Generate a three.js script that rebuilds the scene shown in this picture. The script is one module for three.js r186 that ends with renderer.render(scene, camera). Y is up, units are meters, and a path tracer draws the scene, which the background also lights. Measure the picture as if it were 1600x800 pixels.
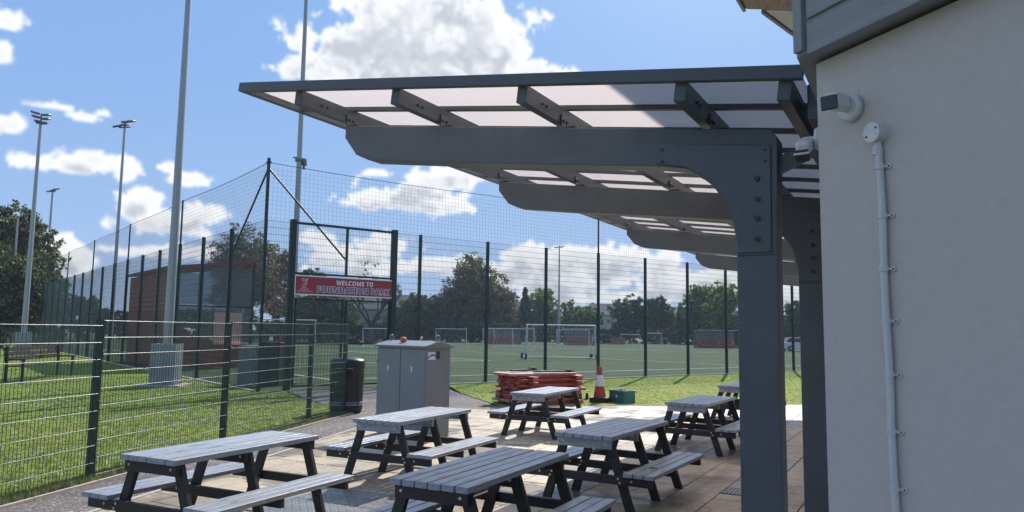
import * as THREE from 'three';
import { mergeGeometries } from 'three/addons/utils/BufferGeometryUtils.js';
import { RoundedBoxGeometry } from 'three/addons/geometries/RoundedBoxGeometry.js';

// ---------------------------------------------------------------- camera
const scene = new THREE.Scene();
const renderer = new THREE.WebGLRenderer({ antialias: true });
renderer.toneMapping = THREE.LinearToneMapping;
renderer.toneMappingExposure = 1.3;
renderer.shadowMap.enabled = true;
const RAD = Math.PI / 180, EYE = 1.8, FOCAL = 1160;
const V3 = (x, y, z) => new THREE.Vector3(x, y, z);
const camera = new THREE.PerspectiveCamera(2 * Math.atan(400 / FOCAL) / RAD, 2, 0.05, 3000);
const pitch = 5.8 * RAD, roll = 0.8 * RAD, yaw = 29 * RAD;
const fw = V3(-Math.sin(yaw) * Math.cos(pitch), Math.sin(pitch), -Math.cos(yaw) * Math.cos(pitch));
const r0 = fw.clone().cross(V3(0, 1, 0)).normalize(), u0 = r0.clone().cross(fw);
const cr = r0.clone().multiplyScalar(Math.cos(roll)).addScaledVector(u0, Math.sin(roll));
const cu = u0.clone().multiplyScalar(Math.cos(roll)).addScaledVector(r0, -Math.sin(roll));
camera.position.set(0, EYE, 0);
camera.quaternion.setFromRotationMatrix(new THREE.Matrix4().makeBasis(cr, cu, fw.clone().negate()));
scene.add(camera);
// a photo pixel (1600 x 800) gives a direction; the ground gives the distance
const ray = (px, py) => fw.clone().multiplyScalar(FOCAL).addScaledVector(cr, px - 800).addScaledVector(cu, 400 - py);
const G = (px, py, y = 0) => { const d = ray(px, py), t = (y - EYE) / d.y; return V3(d.x * t, y, d.z * t); };
const far = (px, dist) => { const d = ray(px, 515), k = dist / Math.hypot(d.x, d.z); return V3(d.x * k, 0, d.z * k); };   // a place on the ground at a given distance
const heightAt = (px, py, dist) => { const d = ray(px, py); return EYE + d.y * dist / Math.hypot(d.x, d.z); };

// ---------------------------------------------------------------- noise
function rng(seed) { let a = seed >>> 0; return () => { a = (a + 0x6D2B79F5) | 0; let t = Math.imul(a ^ (a >>> 15), 1 | a); t = (t + Math.imul(t ^ (t >>> 7), 61 | t)) ^ t; return ((t ^ (t >>> 14)) >>> 0) / 4294967296; }; }
const PERM = new Float32Array(65536); { const r = rng(7); for (let i = 0; i < 65536; i++) PERM[i] = r(); }
function vn(x, y) {
  const xi = Math.floor(x), yi = Math.floor(y); let fx = x - xi, fy = y - yi; fx = fx * fx * (3 - 2 * fx); fy = fy * fy * (3 - 2 * fy);
  const h = (a, b) => PERM[((Math.imul(a, 374761393) + Math.imul(b, 668265263)) >>> 5) & 65535];
  const a = h(xi, yi), b = h(xi + 1, yi), c = h(xi, yi + 1), d = h(xi + 1, yi + 1);
  return a + (b - a) * fx + (c - a) * fy + (a - b - c + d) * fx * fy;
}
function fbm(x, y, o = 5, g = 0.5) { let s = 0, a = 0.5, n = 0; for (let i = 0; i < o; i++) { s += a * vn(x, y); n += a; a *= g; x = x * 2.03 + 17.3; y = y * 2.03 + 5.1; } return s / n; }
const ss = (a, b, x) => { x = Math.min(1, Math.max(0, (x - a) / (b - a))); return x * x * (3 - 2 * x); };
const mix = (a, b, t) => a + (b - a) * t;

// ---------------------------------------------------------------- sky: blue air with fair weather cumulus, given by azimuth and elevation in degrees
const SUN_EL = 39, SUN_AZ = -11;
const sunDir = V3(Math.sin(SUN_AZ * RAD) * Math.cos(SUN_EL * RAD), Math.sin(SUN_EL * RAD), -Math.cos(SUN_AZ * RAD) * Math.cos(SUN_EL * RAD));
const PUFFS = [[-36.3, 20.6, 8.2, 4.2], [-38.8, 22.0, 3.9, 3.0], [-40.2, 23.6, 1.9, 1.8], [-42.0, 20.6, 3.8, 2.4], [-34.6, 24.2, 3.5, 2.4], [-31.8, 20.8, 5.0, 2.8], [-36.0, 18.6, 8.5, 1.6], [-44.6, 18.9, 2.6, 1.1], [-27.4, 19.9, 2.4, 0.9], [-25.1, 19.5, 1.0, 0.5], [-32.1, 22.8, 3.1, 2.7], [-36.5, 10.0, 4.0, 1.3], [-34.6, 11.3, 2.7, 1.1], [-39.5, 11.8, 0.9, 0.4], [-40.2, 9.5, 2.2, 0.8], [-32.3, 11.9, 2.3, 0.8], [-34.0, 9.5, 2.0, 0.7], [-59.7, 10.5, 3.1, 0.7], [-60.6, 10.6, 1.9, 0.6], [-57.0, 10.3, 0.7, 0.7], [-58.8, 11.1, 2.3, 0.6], [-61.4, 14.2, 1.5, 0.3], [-59.7, 13.8, 1.2, 0.5], [-58.6, 14.2, 0.5, 0.3], [-64.1, 19.0, 1.2, 0.8], [-64.5, 16.8, 0.6, 0.8], [-64.0, 12.6, 1.0, 0.6], [-54.0, 7.4, 3.4, 1.2], [-56.0, 7.9, 1.4, 1.0], [-55.5, 8.7, 1.2, 1.0], [-52.9, 10.3, 1.6, 0.6], [-54.3, 11.1, 0.7, 0.5], [-52.3, 7.7, 1.9, 1.0], [-57.6, 7.0, 0.6, 0.5], [-60.6, 4.7, 1.5, 1.5], [-59.1, 4.2, 0.9, 0.7], [-59.8, 3.7, 1.5, 0.8], [-42.6, 5.4, 2.8, 1.3], [-43.6, 6.6, 1.4, 0.7], [-39.3, 6.1, 2.2, 1.1], [-41.0, 4.8, 3.8, 1.0], [-34.4, 5.1, 3.0, 0.6], [-35.9, 4.7, 4.4, 0.5], [-54.5, 5.1, 3.7, 0.6], [-25.5, 3.9, 3.9, 2.0], [-27.5, 5.3, 2.5, 1.3], [-24.0, 5.8, 2.7, 1.1], [-21.6, 4.6, 2.9, 2.0], [-19.9, 5.6, 1.4, 1.2], [-17.3, 5.4, 1.4, 1.4], [-16.3, 3.9, 3.3, 1.4], [-13.5, 3.7, 2.7, 1.4], [-29.5, 3.8, 2.0, 1.2], [-24.0, 2.7, 6.8, 0.7], [-12.1, 4.4, 1.8, 1.1], [-29.0, 5.7, 1.2, 0.7], [-15.4, 2.9, 5.5, 0.6], [-8.0, 2.7, 2.5, 0.9]];
{ const r = rng(31); for (let i = 0; i < 46; i++) { const az = 5 + r() * 280, el = 3 + r() * r() * 45, s = 0.6 + el / 16; for (let k = 0; k < 6; k++) PUFFS.push([((az + (r() - 0.5) * 7 * s + 180) % 360) - 180, el + (r() - 0.3) * 1.6 * s, (1.4 + r() * 2.4) * s, (0.7 + r() * 0.9) * s]); } }
{
  const W = 2048, Hh = 1024, data = new Float32Array(W * Hh * 4), cells = new Map();
  for (const p of PUFFS) for (let a = Math.floor((p[0] - p[2] * 1.5) / 4); a <= Math.floor((p[0] + p[2] * 1.5) / 4); a++) { const k = ((a % 90) + 90) % 90; if (!cells.has(k)) cells.set(k, []); cells.get(k).push(p); }
  const body = (az, el) => {
    const list = cells.get(((Math.floor(az / 4) % 90) + 90) % 90); if (!list) return -1;
    let best = -1, sum = 0;
    for (const p of list) { let dx = az - p[0]; if (dx > 180) dx -= 360; else if (dx < -180) dx += 360; dx /= p[2]; let dy = (el - p[1]) / p[3]; if (dy < 0) dy *= 1.35; const q = 1 - Math.sqrt(dx * dx + dy * dy); if (q > best) best = q; if (q > 0) sum += q; }
    return best + Math.min(0.5, Math.max(0, sum - best) * 0.25);
  };
  const dens = (az, el) => { const b = body(az, el); if (b < -0.55) return -1; const wx = fbm(az * 0.9 + 3, el * 1.2, 3) - 0.5, wy = fbm(az * 0.9 + 40, el * 1.2 + 9, 3) - 0.5; return b + 0.05 + (fbm((az + wx * 1.6) * 0.95, (el + wy * 1.6) * 1.25, 7, 0.56) - 0.5) * 1.7; };
  for (let j = 0; j < Hh; j++) {
    const el = (j + 0.5) / Hh * 180 - 90, e = Math.max(0, el);
    const h = Math.pow(1 - e / 90, 6);
    for (let i = 0; i < W; i++) {
      // equirectangular: u = atan2(z, x) / 2pi + 0.5
      const th = ((i + 0.5) / W - 0.5) * 2 * Math.PI, x = Math.cos(th), z = Math.sin(th), az = Math.atan2(x, -z) / RAD;
      const ce = Math.cos(el * RAD), cs = (x * ce * sunDir.x + Math.sin(el * RAD) * sunDir.y + z * ce * sunDir.z);
      const glow = Math.pow(Math.max(0, cs), 6) * 0.10 + Math.pow(Math.max(0, cs), 40) * 0.25;
      let R = mix(0.15, 0.35, h) + glow, Gc = mix(0.315, 0.485, h) + glow, B = mix(0.64, 0.685, h) + glow * 0.8;
      if (el > 0) {
        const d = dens(az, el);
        if (d > -0.2) {
          const al = ss(-0.02, 0.24, d);
          const d2 = dens(az + 0.75, el + 0.85), d3 = dens(az, el - 1.2);
          const core = ss(0.12, 0.95, d), lit = ss(0.28, -0.30, d2 - d * 0.55), under = ss(0.25, 0.9, d2) * ss(0.9, 0.0, d3 - 0.1);
          const dark = Math.min(1, core * 0.8 * (1 - lit * 0.75) + under * 0.5) ;
          const s = 1.02 - 0.40 * dark, edge = 0.06 * (1 - core);
          R = mix(R, (s * 0.965 + edge - dark * 0.03) * 0.80, al); Gc = mix(Gc, (s * 0.985 + edge) * 0.80, al); B = mix(B, (s * 1.01 + edge + dark * 0.06) * 0.80, al);
        }
      }
      const o = (j * W + i) * 4; data[o] = R; data[o + 1] = Gc; data[o + 2] = B; data[o + 3] = 1;
    }
  }
  const t = new THREE.DataTexture(data, W, Hh, THREE.RGBAFormat, THREE.FloatType);
  t.mapping = THREE.EquirectangularReflectionMapping; t.magFilter = THREE.LinearFilter; t.minFilter = THREE.LinearFilter; t.needsUpdate = true;
  scene.background = t; scene.environment = t;
}
const sun = new THREE.DirectionalLight(new THREE.Color(1, 0.955, 0.88), 4.8);
sun.position.copy(sunDir).multiplyScalar(80).add(V3(-8, 0, -12)); sun.target.position.set(-8, 0, -12); sun.castShadow = true;
sun.shadow.mapSize.set(4096, 4096); Object.assign(sun.shadow.camera, { left: -45, right: 45, top: 45, bottom: -45, near: 1, far: 220 }); sun.shadow.radius = 1;
scene.add(sun, sun.target);

// ---------------------------------------------------------------- builders
const used = new Map();
function numbered(n) { const k = used.get(n) ?? 0; used.set(n, k + 1); return k ? n + '_' + String(k).padStart(3, '0') : n; }
function tag(o, label, category, group, kind) { if (label) o.userData.label = label; if (category) o.userData.category = category; if (group) o.userData.group = group; if (kind) o.userData.kind = kind; return o; }
function thing(name, label, category, pos = [0, 0, 0], turn = 0, group) { const o = new THREE.Group(); o.name = numbered(name); o.position.set(...pos); o.rotation.y = turn; scene.add(o); return tag(o, label, category, group); }
function part(name, geo, mat, parent, stuff) { const m = new THREE.Mesh(Array.isArray(geo) ? merge(geo) : geo, mat); m.name = parent === scene ? numbered(name) : name; m.castShadow = m.receiveShadow = true; parent.add(m); if (stuff) m.userData.kind = 'stuff'; return m; }
function structure(name, geo, mat) { const m = part(name, geo, mat, scene); m.userData.kind = 'structure'; return m; }
function copy(o, label, pos, turn) { const c = o.clone(); c.name = numbered(o.name.replace(/_\d{3}$/, '')); c.userData = { ...o.userData }; if (label) c.userData.label = label; c.position.set(...pos); c.rotation.y = turn ?? 0; scene.add(c); return c; }
function merge(list) { if (list.length === 1) return list[0]; const flat = list.map((g) => { const q = g.index ? g.toNonIndexed() : g; for (const k of Object.keys(q.attributes)) if (!['position', 'normal', 'uv'].includes(k)) q.deleteAttribute(k); return q; }); return mergeGeometries(flat); }
const box = (w, h, d, x = 0, y = 0, z = 0, ry = 0) => { const g = new THREE.BoxGeometry(w, h, d); if (ry) g.rotateY(ry); return g.translate(x, y, z); };
const rbox = (w, h, d, x = 0, y = 0, z = 0, r = 0.006) => new RoundedBoxGeometry(w, h, d, 1, r).translate(x, y, z);
const cyl = (r1, r2, h, x = 0, y = 0, z = 0, n = 16) => new THREE.CylinderGeometry(r1, r2, h, n).translate(x, y, z);
function beam(a, b, w, h) { // box from a to b
  const d = b.clone().sub(a), L = d.length(), g = new THREE.BoxGeometry(w, h, L);
  return g.applyMatrix4(new THREE.Matrix4().lookAt(a, b, Math.abs(d.y) > 0.98 * L ? V3(1, 0, 0) : V3(0, 1, 0))).translate((a.x + b.x) / 2, (a.y + b.y) / 2, (a.z + b.z) / 2);
}
function rod(a, b, r1, r2 = r1, n = 8) { const d = b.clone().sub(a), L = d.length(), g = new THREE.CylinderGeometry(r2, r1, L, n); return g.applyQuaternion(new THREE.Quaternion().setFromUnitVectors(V3(0, 1, 0), d.normalize())).translate((a.x + b.x) / 2, (a.y + b.y) / 2, (a.z + b.z) / 2); }
function wires() { // many thin wires, shaded round, in one geometry
  const P = [], N = [];
  return {
    add(a, b, r) {
      const d = b.clone().sub(a).normalize(), s = V3(0, 1, 0).cross(d); if (s.lengthSq() < 1e-4) s.set(1, 0, 0); s.normalize(); const t = d.clone().cross(s), c = [];
      for (const [i, j] of [[1, 1], [-1, 1], [-1, -1], [1, -1]]) c.push(s.clone().multiplyScalar(i * r).addScaledVector(t, j * r));
      for (let k = 0; k < 4; k++) { const u = c[k], v = c[(k + 1) % 4], nu = u.clone().normalize(), nv = v.clone().normalize(), q = [a.clone().add(u), a.clone().add(v), b.clone().add(v), b.clone().add(u)], w = [nu, nv, nv, nu]; for (const m of [0, 1, 2, 0, 2, 3]) { P.push(q[m].x, q[m].y, q[m].z); N.push(w[m].x, w[m].y, w[m].z); } }
    },
    geo() { const g = new THREE.BufferGeometry(); g.setAttribute('position', new THREE.Float32BufferAttribute(P, 3)); g.setAttribute('normal', new THREE.Float32BufferAttribute(N, 3)); g.setAttribute('uv', new THREE.Float32BufferAttribute(new Float32Array(P.length / 3 * 2), 2)); return g; },
  };
}
function sheet(points, y, uvScale = 1) { // a flat polygon on the ground, points [x, z]
  const s = new THREE.Shape(points.map(([x, z]) => new THREE.Vector2(x, -z))), g = new THREE.ShapeGeometry(s).rotateX(-Math.PI / 2).translate(0, y, 0), p = g.attributes.position, uv = g.attributes.uv;
  for (let i = 0; i < p.count; i++) uv.setXY(i, p.getX(i) * uvScale, p.getZ(i) * uvScale);
  return g;
}
function tex(w, h, f, srgb = true) { // f(u, v, x, y) -> [r, g, b] in 0..1
  const d = new Uint8Array(w * h * 4);
  for (let y = 0; y < h; y++) for (let x = 0; x < w; x++) { const c = f(x / w, y / h, x, y), o = (y * w + x) * 4; d[o] = Math.max(0, Math.min(255, c[0] * 255)); d[o + 1] = Math.max(0, Math.min(255, c[1] * 255)); d[o + 2] = Math.max(0, Math.min(255, c[2] * 255)); d[o + 3] = 255; }
  const t = new THREE.DataTexture(d, w, h); t.magFilter = THREE.LinearFilter; t.minFilter = THREE.LinearMipmapLinearFilter; t.generateMipmaps = true; t.wrapS = t.wrapT = THREE.RepeatWrapping; if (srgb) t.colorSpace = THREE.SRGBColorSpace; t.needsUpdate = true; return t;
}
const lin = (r, g, b) => new THREE.Color().setRGB(r, g, b);
const sr = (v) => (v <= 0.0031308 ? 12.92 * v : 1.055 * Math.pow(v, 1 / 2.4) - 0.055);
const std = (o) => new THREE.MeshStandardMaterial(o), phys = (o) => new THREE.MeshPhysicalMaterial(o);

// ---------------------------------------------------------------- materials
const T = {};
T.speck = tex(512, 512, (u, v) => { const a = fbm(u * 64, v * 64, 4), b = fbm(u * 6, v * 6, 4), k = 0.72 + 0.3 * a * 0.5 + 0.25 * (b - 0.5); return [k, k, k]; });
T.paint = tex(512, 512, (u, v) => { const k = 0.93 + 0.08 * (fbm(u * 5, v * 5, 6) - 0.5) - 0.04 * ss(0.60, 0.72, fbm(u * 40 + 3, v * 4, 4)) * ss(0.45, 0.65, fbm(u * 4, v * 4 + 9, 3)) + 0.05 * (fbm(u * 90, v * 90, 2) - 0.5); return [k, k, k]; });
T.plank = tex(256, 1024, (u, v) => { const g = fbm(u * 26, v * 5, 4), f = fbm(u * 90, v * 40, 2), s = fbm(u * 5 + 9, v * 9, 5), d = ss(0.60, 0.72, s); let k = 0.78 + 0.2 * (g - 0.5) + 0.2 * (f - 0.5) - 0.2 * d; const w = ss(0.80, 0.83, fbm(u * 7 + 30, v * 24 + 4, 3)); k = mix(k, 1.0, w * 0.7); return [k, k, k]; });
T.plankBump = tex(256, 1024, (u, v) => { const k = 0.5 + 0.5 * (fbm(u * 60, v * 9, 4) - 0.5); return [k, k, k]; }, false);
T.render = tex(1024, 1024, (u, v) => { const a = fbm(u * 9, v * 9, 6), k = 0.94 + 0.012 * (a - 0.5) + 0.035 * (fbm(u * 300, v * 300, 2) - 0.5); return [k, k * 0.995, k * 0.985]; });
T.renderBump = tex(1024, 1024, (u, v) => { const k = fbm(u * 150, v * 150, 3); return [k, k, k]; }, false);
T.asphalt = tex(1024, 1024, (u, v) => { const a = fbm(u * 210, v * 210, 2), b = fbm(u * 5, v * 5, 5), p = ss(0.68, 0.78, a); const k = 0.33 + 0.12 * (b - 0.5) + 0.28 * (a - 0.5) + 0.15 * p; return [k * 1.03, k * 0.99, k * 0.97]; });
T.asphaltBump = tex(1024, 1024, (u, v) => { const k = fbm(u * 210, v * 210, 2); return [k, k, k]; }, false);
T.stone = tex(2048, 2048, (u, v) => { // 12 m x 12 m of weathered concrete flags: stains with outlines of their own
  const a = fbm(u * 300, v * 300, 2), b = fbm(u * 9, v * 9, 5), c = fbm(u * 40, v * 40, 4), w = fbm(u * 14 + 50, v * 14, 5), ring = ss(0.035, 0.0, Math.abs(w - 0.53)), st = ss(0.50, 0.62, w);
  let k = 0.82 + 0.22 * (b - 0.5) + 0.14 * (c - 0.5) + 0.16 * (a - 0.5) - 0.15 * st - 0.12 * ring; return [k, k * mix(1, 0.985, st), k * mix(1, 0.97, st)];
});
T.stoneRough = tex(1024, 1024, (u, v) => { const w = fbm(u * 14 + 50, v * 14, 5), k = 0.62 - 0.30 * ss(0.50, 0.60, w) + 0.12 * (fbm(u * 60, v * 60, 3) - 0.5); return [k, k, k]; }, false);
T.grass = tex(1024, 1024, (u, v) => { const a = fbm(u * 160, v * 160, 3), b = fbm(u * 7, v * 7, 5), y = ss(0.52, 0.72, fbm(u * 18 + 4, v * 18, 4)); const k = 0.65 + 0.26 * (a - 0.5) + 0.14 * (b - 0.5); return [k * mix(0.60, 0.68, y), k * mix(0.73, 0.73, y), k * 0.27]; });
T.turf = tex(1024, 1024, (u, v) => { const a = fbm(u * 200, v * 200, 2), b = fbm(u * 5, v * 18, 5), s = Math.sin(v * Math.PI * 16) > 0 ? 0.02 : -0.02; const k = 0.52 + 0.16 * (a - 0.5) + 0.16 * (b - 0.5) + s; return [k * 0.92, k * 1.0, k * 0.80]; });
T.wood = tex(256, 1024, (u, v) => { const k = 0.8 + 0.35 * (fbm(u * 30, v * 3, 5) - 0.5); return [k, k, k]; });
for (const k of ['asphalt', 'asphaltBump']) T[k].repeat.set(0.25, 0.25);
for (const k of ['grass']) T[k].repeat.set(0.16, 0.16);
T.render.repeat.set(0.17, 0.17); T.renderBump.repeat.set(0.7, 0.7);
T.turf.repeat.set(0.05, 0.05);
for (const k of ['stone', 'stoneRough']) T[k].repeat.set(1 / 12, 1 / 12);

const M = {
  steel: std({ color: lin(0.125, 0.138, 0.155), roughness: 0.42, map: T.paint }),
  steelDark: std({ color: lin(0.11, 0.122, 0.138), roughness: 0.45, map: T.paint }),
  poly: phys({ color: lin(0.95, 0.90, 0.89), roughness: 0.9, transmission: 0.97, thickness: 0 }),
  bolt: std({ color: lin(0.05, 0.055, 0.06), roughness: 0.4, metalness: 0.6 }),
  zinc: std({ color: lin(0.62, 0.62, 0.60), roughness: 0.4, metalness: 0.8 }),
  render: std({ color: lin(0.68, 0.605, 0.585), roughness: 0.95, map: T.render, bumpMap: T.renderBump, bumpScale: 0.0003 }),
  clad: std({ color: lin(0.32, 0.335, 0.35), roughness: 0.55, map: T.paint }),
  soffit: std({ color: lin(0.60, 0.42, 0.35), roughness: 0.7, map: T.wood }),
  whiteBoard: std({ color: lin(0.72, 0.70, 0.67), roughness: 0.6, map: T.paint }),
  plank: std({ color: lin(0.54, 0.59, 0.66), roughness: 0.34, map: T.plank, bumpMap: T.plankBump, bumpScale: 0.0012 }),
  leg: std({ color: lin(0.045, 0.044, 0.046), roughness: 0.6, map: T.plank }),
  fence: std({ color: lin(0.012, 0.030, 0.028), roughness: 0.42 }),
  wire: phys({ color: lin(0.03, 0.062, 0.055), roughness: 0.36, clearcoat: 0.22, clearcoatRoughness: 0.34 }),
  net: std({ color: lin(0.02, 0.028, 0.03), roughness: 0.7 }),
  galv: std({ color: lin(0.40, 0.41, 0.42), roughness: 0.42, metalness: 0.45, map: T.paint }),
  ribbed: std({ color: lin(0.50, 0.53, 0.55), roughness: 0.55, map: T.speck }),
  lamp: std({ color: lin(0.16, 0.16, 0.165), roughness: 0.45, metalness: 0.3 }),
  glassDark: std({ color: lin(0.03, 0.035, 0.04), roughness: 0.08 }),
  white: std({ color: lin(0.82, 0.82, 0.81), roughness: 0.35, map: T.paint }),
  conduit: std({ color: lin(0.74, 0.74, 0.73), roughness: 0.45, map: T.paint }),
  cabinet: std({ color: lin(0.27, 0.29, 0.31), roughness: 0.45, metalness: 0.1, map: T.paint }),
  binBlack: std({ color: lin(0.014, 0.015, 0.017), roughness: 0.38 }),
  red: std({ color: lin(0.66, 0.085, 0.06), roughness: 0.55, map: T.speck }),
  redFaded: std({ color: lin(0.56, 0.17, 0.13), roughness: 0.6, map: T.speck }),
  redPale: std({ color: lin(0.74, 0.42, 0.36), roughness: 0.65, map: T.speck }),
  shed: std({ color: lin(0.46, 0.062, 0.05), roughness: 0.6, map: T.wood }),
  orange: std({ color: lin(0.80, 0.13, 0.05), roughness: 0.5 }),
  rubber: std({ color: lin(0.018, 0.018, 0.018), roughness: 0.7 }),
  crate: std({ color: lin(0.03, 0.16, 0.13), roughness: 0.5 }),
  asphalt: std({ color: lin(1.3, 1.2, 1.13), roughness: 0.92, map: T.asphalt, bumpMap: T.asphaltBump, bumpScale: 0.003 }),
  mortar: std({ color: lin(0.20, 0.17, 0.14), roughness: 0.95 }),
  kerb: std({ color: lin(0.72, 0.61, 0.53), roughness: 0.85, map: T.speck }),
  lawn: phys({ color: lin(1.28, 1.2, 0.95), roughness: 0.95, specularIntensity: 0.3, map: T.grass }),
  turf: phys({ color: lin(0.19, 0.30, 0.165), roughness: 0.95, specularIntensity: 0.3, map: T.turf }),
  line: std({ color: lin(0.70, 0.71, 0.69), roughness: 0.8 }),
  earth: std({ color: lin(0.10, 0.13, 0.05), roughness: 1 }),
  plate: std({ color: lin(0.55, 0.55, 0.54), roughness: 0.36, metalness: 0.7, map: T.speck }),
  iron: std({ color: lin(0.07, 0.07, 0.07), roughness: 0.5, metalness: 0.4 }),
  bark: std({ color: lin(0.06, 0.048, 0.038), roughness: 0.95 }),
  brick: std({ color: lin(0.34, 0.17, 0.13), roughness: 0.9 }), cream: std({ color: lin(0.50, 0.48, 0.44), roughness: 0.9 }),
  slate: std({ color: lin(0.09, 0.085, 0.09), roughness: 0.7 }), tile: std({ color: lin(0.20, 0.10, 0.075), roughness: 0.85 }), barn: std({ color: lin(0.20, 0.195, 0.19), roughness: 0.8 }),
  pane: phys({ color: lin(0.42, 0.46, 0.48), roughness: 0.15, transmission: 0.9, thickness: 0 }),
  pinkPanel: phys({ color: lin(0.92, 0.66, 0.61), roughness: 0.9, transmission: 0.7, thickness: 0 }),
  darkWood: std({ color: lin(0.045, 0.030, 0.024), roughness: 0.75, map: T.wood }),
};
const stone = [[0.63, 0.505, 0.345], [0.65, 0.525, 0.36], [0.605, 0.485, 0.335], [0.655, 0.53, 0.37], [0.62, 0.505, 0.355]].map((c) => std({ color: lin(...c), roughness: 1, map: T.stone, roughnessMap: T.stoneRough }));

// ---------------------------------------------------------------- ground
const P0 = V3(-16.6, 0, -15.2), D1 = V3(0.402, 0, -0.916), D2 = V3(-0.926, 0, -0.378);   // corner of the pitch fence and its two runs
const along = (p, d, t, y = 0) => V3(p.x + d.x * t, y, p.z + d.z * t);
const LF = V3(-8.62, 0, -5.42), LD = V3(-0.317, 0, -0.949);                              // the low fence
structure('ground', sheet([[-900, -1200], [900, -1200], [900, 300], [-900, 300]], -0.06), M.earth);
const PATIO = [[1.5, 2], [-5.05, 2], [-7.07, -4.23], [-8.1, -7.44], [-9.09, -10.46], [-9.44, -11.6], [-9.6, -12.9], [-9.45, -14.3], [-9.1, -15.4], [-8.4, -16.35], [-2.85, -21], [1.5, -24.6]];
{
  const a = along(P0, D1, 0.84), b = along(P0, D1, 4.3), c = along(LF, LD, 7.6), lf0 = along(LF, LD, -9);
  structure('path', sheet([[lf0.x, lf0.z], [c.x, c.z], [a.x, a.z], along(a, D1, 0).toArray().filter((v, i) => i !== 1), [b.x, b.z], [-14.2, -20.6], [-11.6, -18.2], [-9.6, -16.4], [-8.2, -15.5], [-4, -8], [-3, 3]], -0.016), M.asphalt);
  // the all weather pitch beyond the fences
  const q = (s, t) => { const p = along(along(P0, D1, s), D2, t); return [p.x, p.z]; };
  structure('pitch_turf', sheet([q(0.02, 0.02), q(110, 0.02), q(110, 95), q(0.02, 95)], -0.004), M.turf);
  const far1 = structure('far_field', sheet([q(110, -60), q(180, -60), q(180, 140), q(110, 140)], -0.02), M.lawn); far1.name = 'far_field';
  const lines = []; const stripe = (s0, t0, s1, t1, w = 0.1) => { const A = q(s0, t0), B = q(s1, t1); lines.push(beam(V3(A[0], 0.002, A[1]), V3(B[0], 0.002, B[1]), w, 0.004)); };
  stripe(4, 4, 104, 4); stripe(4, 4, 4, 68); stripe(104, 4, 104, 68); stripe(4, 68, 104, 68); stripe(54, 4, 54, 68); stripe(20, 16, 20, 56); stripe(4, 16, 20, 16); stripe(4, 56, 20, 56); stripe(4, 36, 104, 36, 0.08); stripe(30, 4, 30, 68, 0.08); stripe(80, 4, 80, 68, 0.08);
  const pl = part('pitch_marking', lines, M.line, scene); pl.userData.kind = 'structure';
}
const lawnL = [[-6.2, 2.4], ...[-6, 7.6].map((t) => { const p = along(LF, LD, t); return [p.x - 0.1, p.z]; }), (() => { const p = along(P0, D1, 0.7); return [p.x, p.z]; })(), [P0.x, P0.z], (() => { const p = along(P0, D2, 70); return [p.x, p.z]; })(), [-110, 10], [-40, 30]];
structure('lawn', sheet(lawnL, 0), M.lawn);
const lawnR = [[-9.0, -15.75], [-9.75, -16.5], [-11.8, -18.4], [-14.0, -20.9], ...[6.6, 60].map((t) => { const p = along(P0, D1, t); return [p.x, p.z]; }), [14, -58], [14, -35], [1.5, -24.7], [-2.85, -21.1]];
structure('lawn', sheet(lawnR, 0), M.lawn);
const inside = (pts, x, z) => { let c = false; for (let i = 0, j = pts.length - 1; i < pts.length; j = i++) { const [xi, zi] = pts[i], [xj, zj] = pts[j]; if ((zi > z) !== (zj > z) && x < (xj - xi) * (z - zi) / (zj - zi) + xi) c = !c; } return c; };
function tufts(name, label, poly, region, n, seed, reach, tint) { // mown grass blades, thinner with distance
  const r = rng(seed), b = []; for (let k = 0; k < 4; k++) { const a = k * 1.7, h = 0.017 + 0.008 * (k % 3), w = 0.004, g = new THREE.BufferGeometry(), dx = Math.cos(a) * 0.014, dz = Math.sin(a) * 0.014; g.setAttribute('position', new THREE.Float32BufferAttribute([dx - w, 0, dz, dx + w, 0, dz, dx * 1.9, h, dz * 1.9], 3)); g.setAttribute('normal', new THREE.Float32BufferAttribute([0, 0.8, 0.6, 0, 0.8, 0.6, 0, 0.8, 0.6], 3)); g.setAttribute('uv', new THREE.Float32BufferAttribute([0, 0, 1, 0, 0.5, 1], 2)); b.push(g); }
  const im = new THREE.InstancedMesh(mergeGeometries(b), phys({ color: lin(1, 1, 1), roughness: 0.7, transmission: 0.4, thickness: 0 }), n), m = new THREE.Matrix4(), c = new THREE.Color(); let k = 0, guard = 0;
  while (k < n && guard++ < n * 30) { const u = r(), x = mix(region[0], region[1], r()), z = mix(region[2], region[3], r()); const d = Math.hypot(x, z); if (r() > Math.pow(reach / Math.max(reach, d), 1.6) || !inside(poly, x, z)) continue; const s = 0.8 + 0.7 * r() + d * 0.012; m.makeRotationY(r() * 6.28).scale(V3(s, (0.55 + 0.5 * r()) * (reach > 15 ? 0.6 : 1), s)).setPosition(x, 0.001, z); im.setMatrixAt(k, m); const y = ss(0.45, 0.75, fbm(x * 0.9, z * 0.9, 3)), v = 0.85 + 0.3 * r(); c.setRGB(mix(0.14, 0.18, y) * v * tint[0], mix(0.25, 0.26, y) * v * tint[1], 0.05 * v); im.setColorAt(k, c); k++; }
  im.count = k; im.name = numbered(name); im.castShadow = im.receiveShadow = true; scene.add(im); tag(im, label, 'grass', null, 'stuff');
}
tufts('grass_blades', 'short mown grass on the lawn behind the low mesh fence', lawnL, [-40, -7, -17, 4], 150000, 3, 10, [1.55, 1.08]);
tufts('grass_blades', 'short mown grass between the paving and the tall pitch fence', lawnR, [-14, 1, -44, -15], 50000, 5, 19, [3.0, 1.75]);

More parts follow.
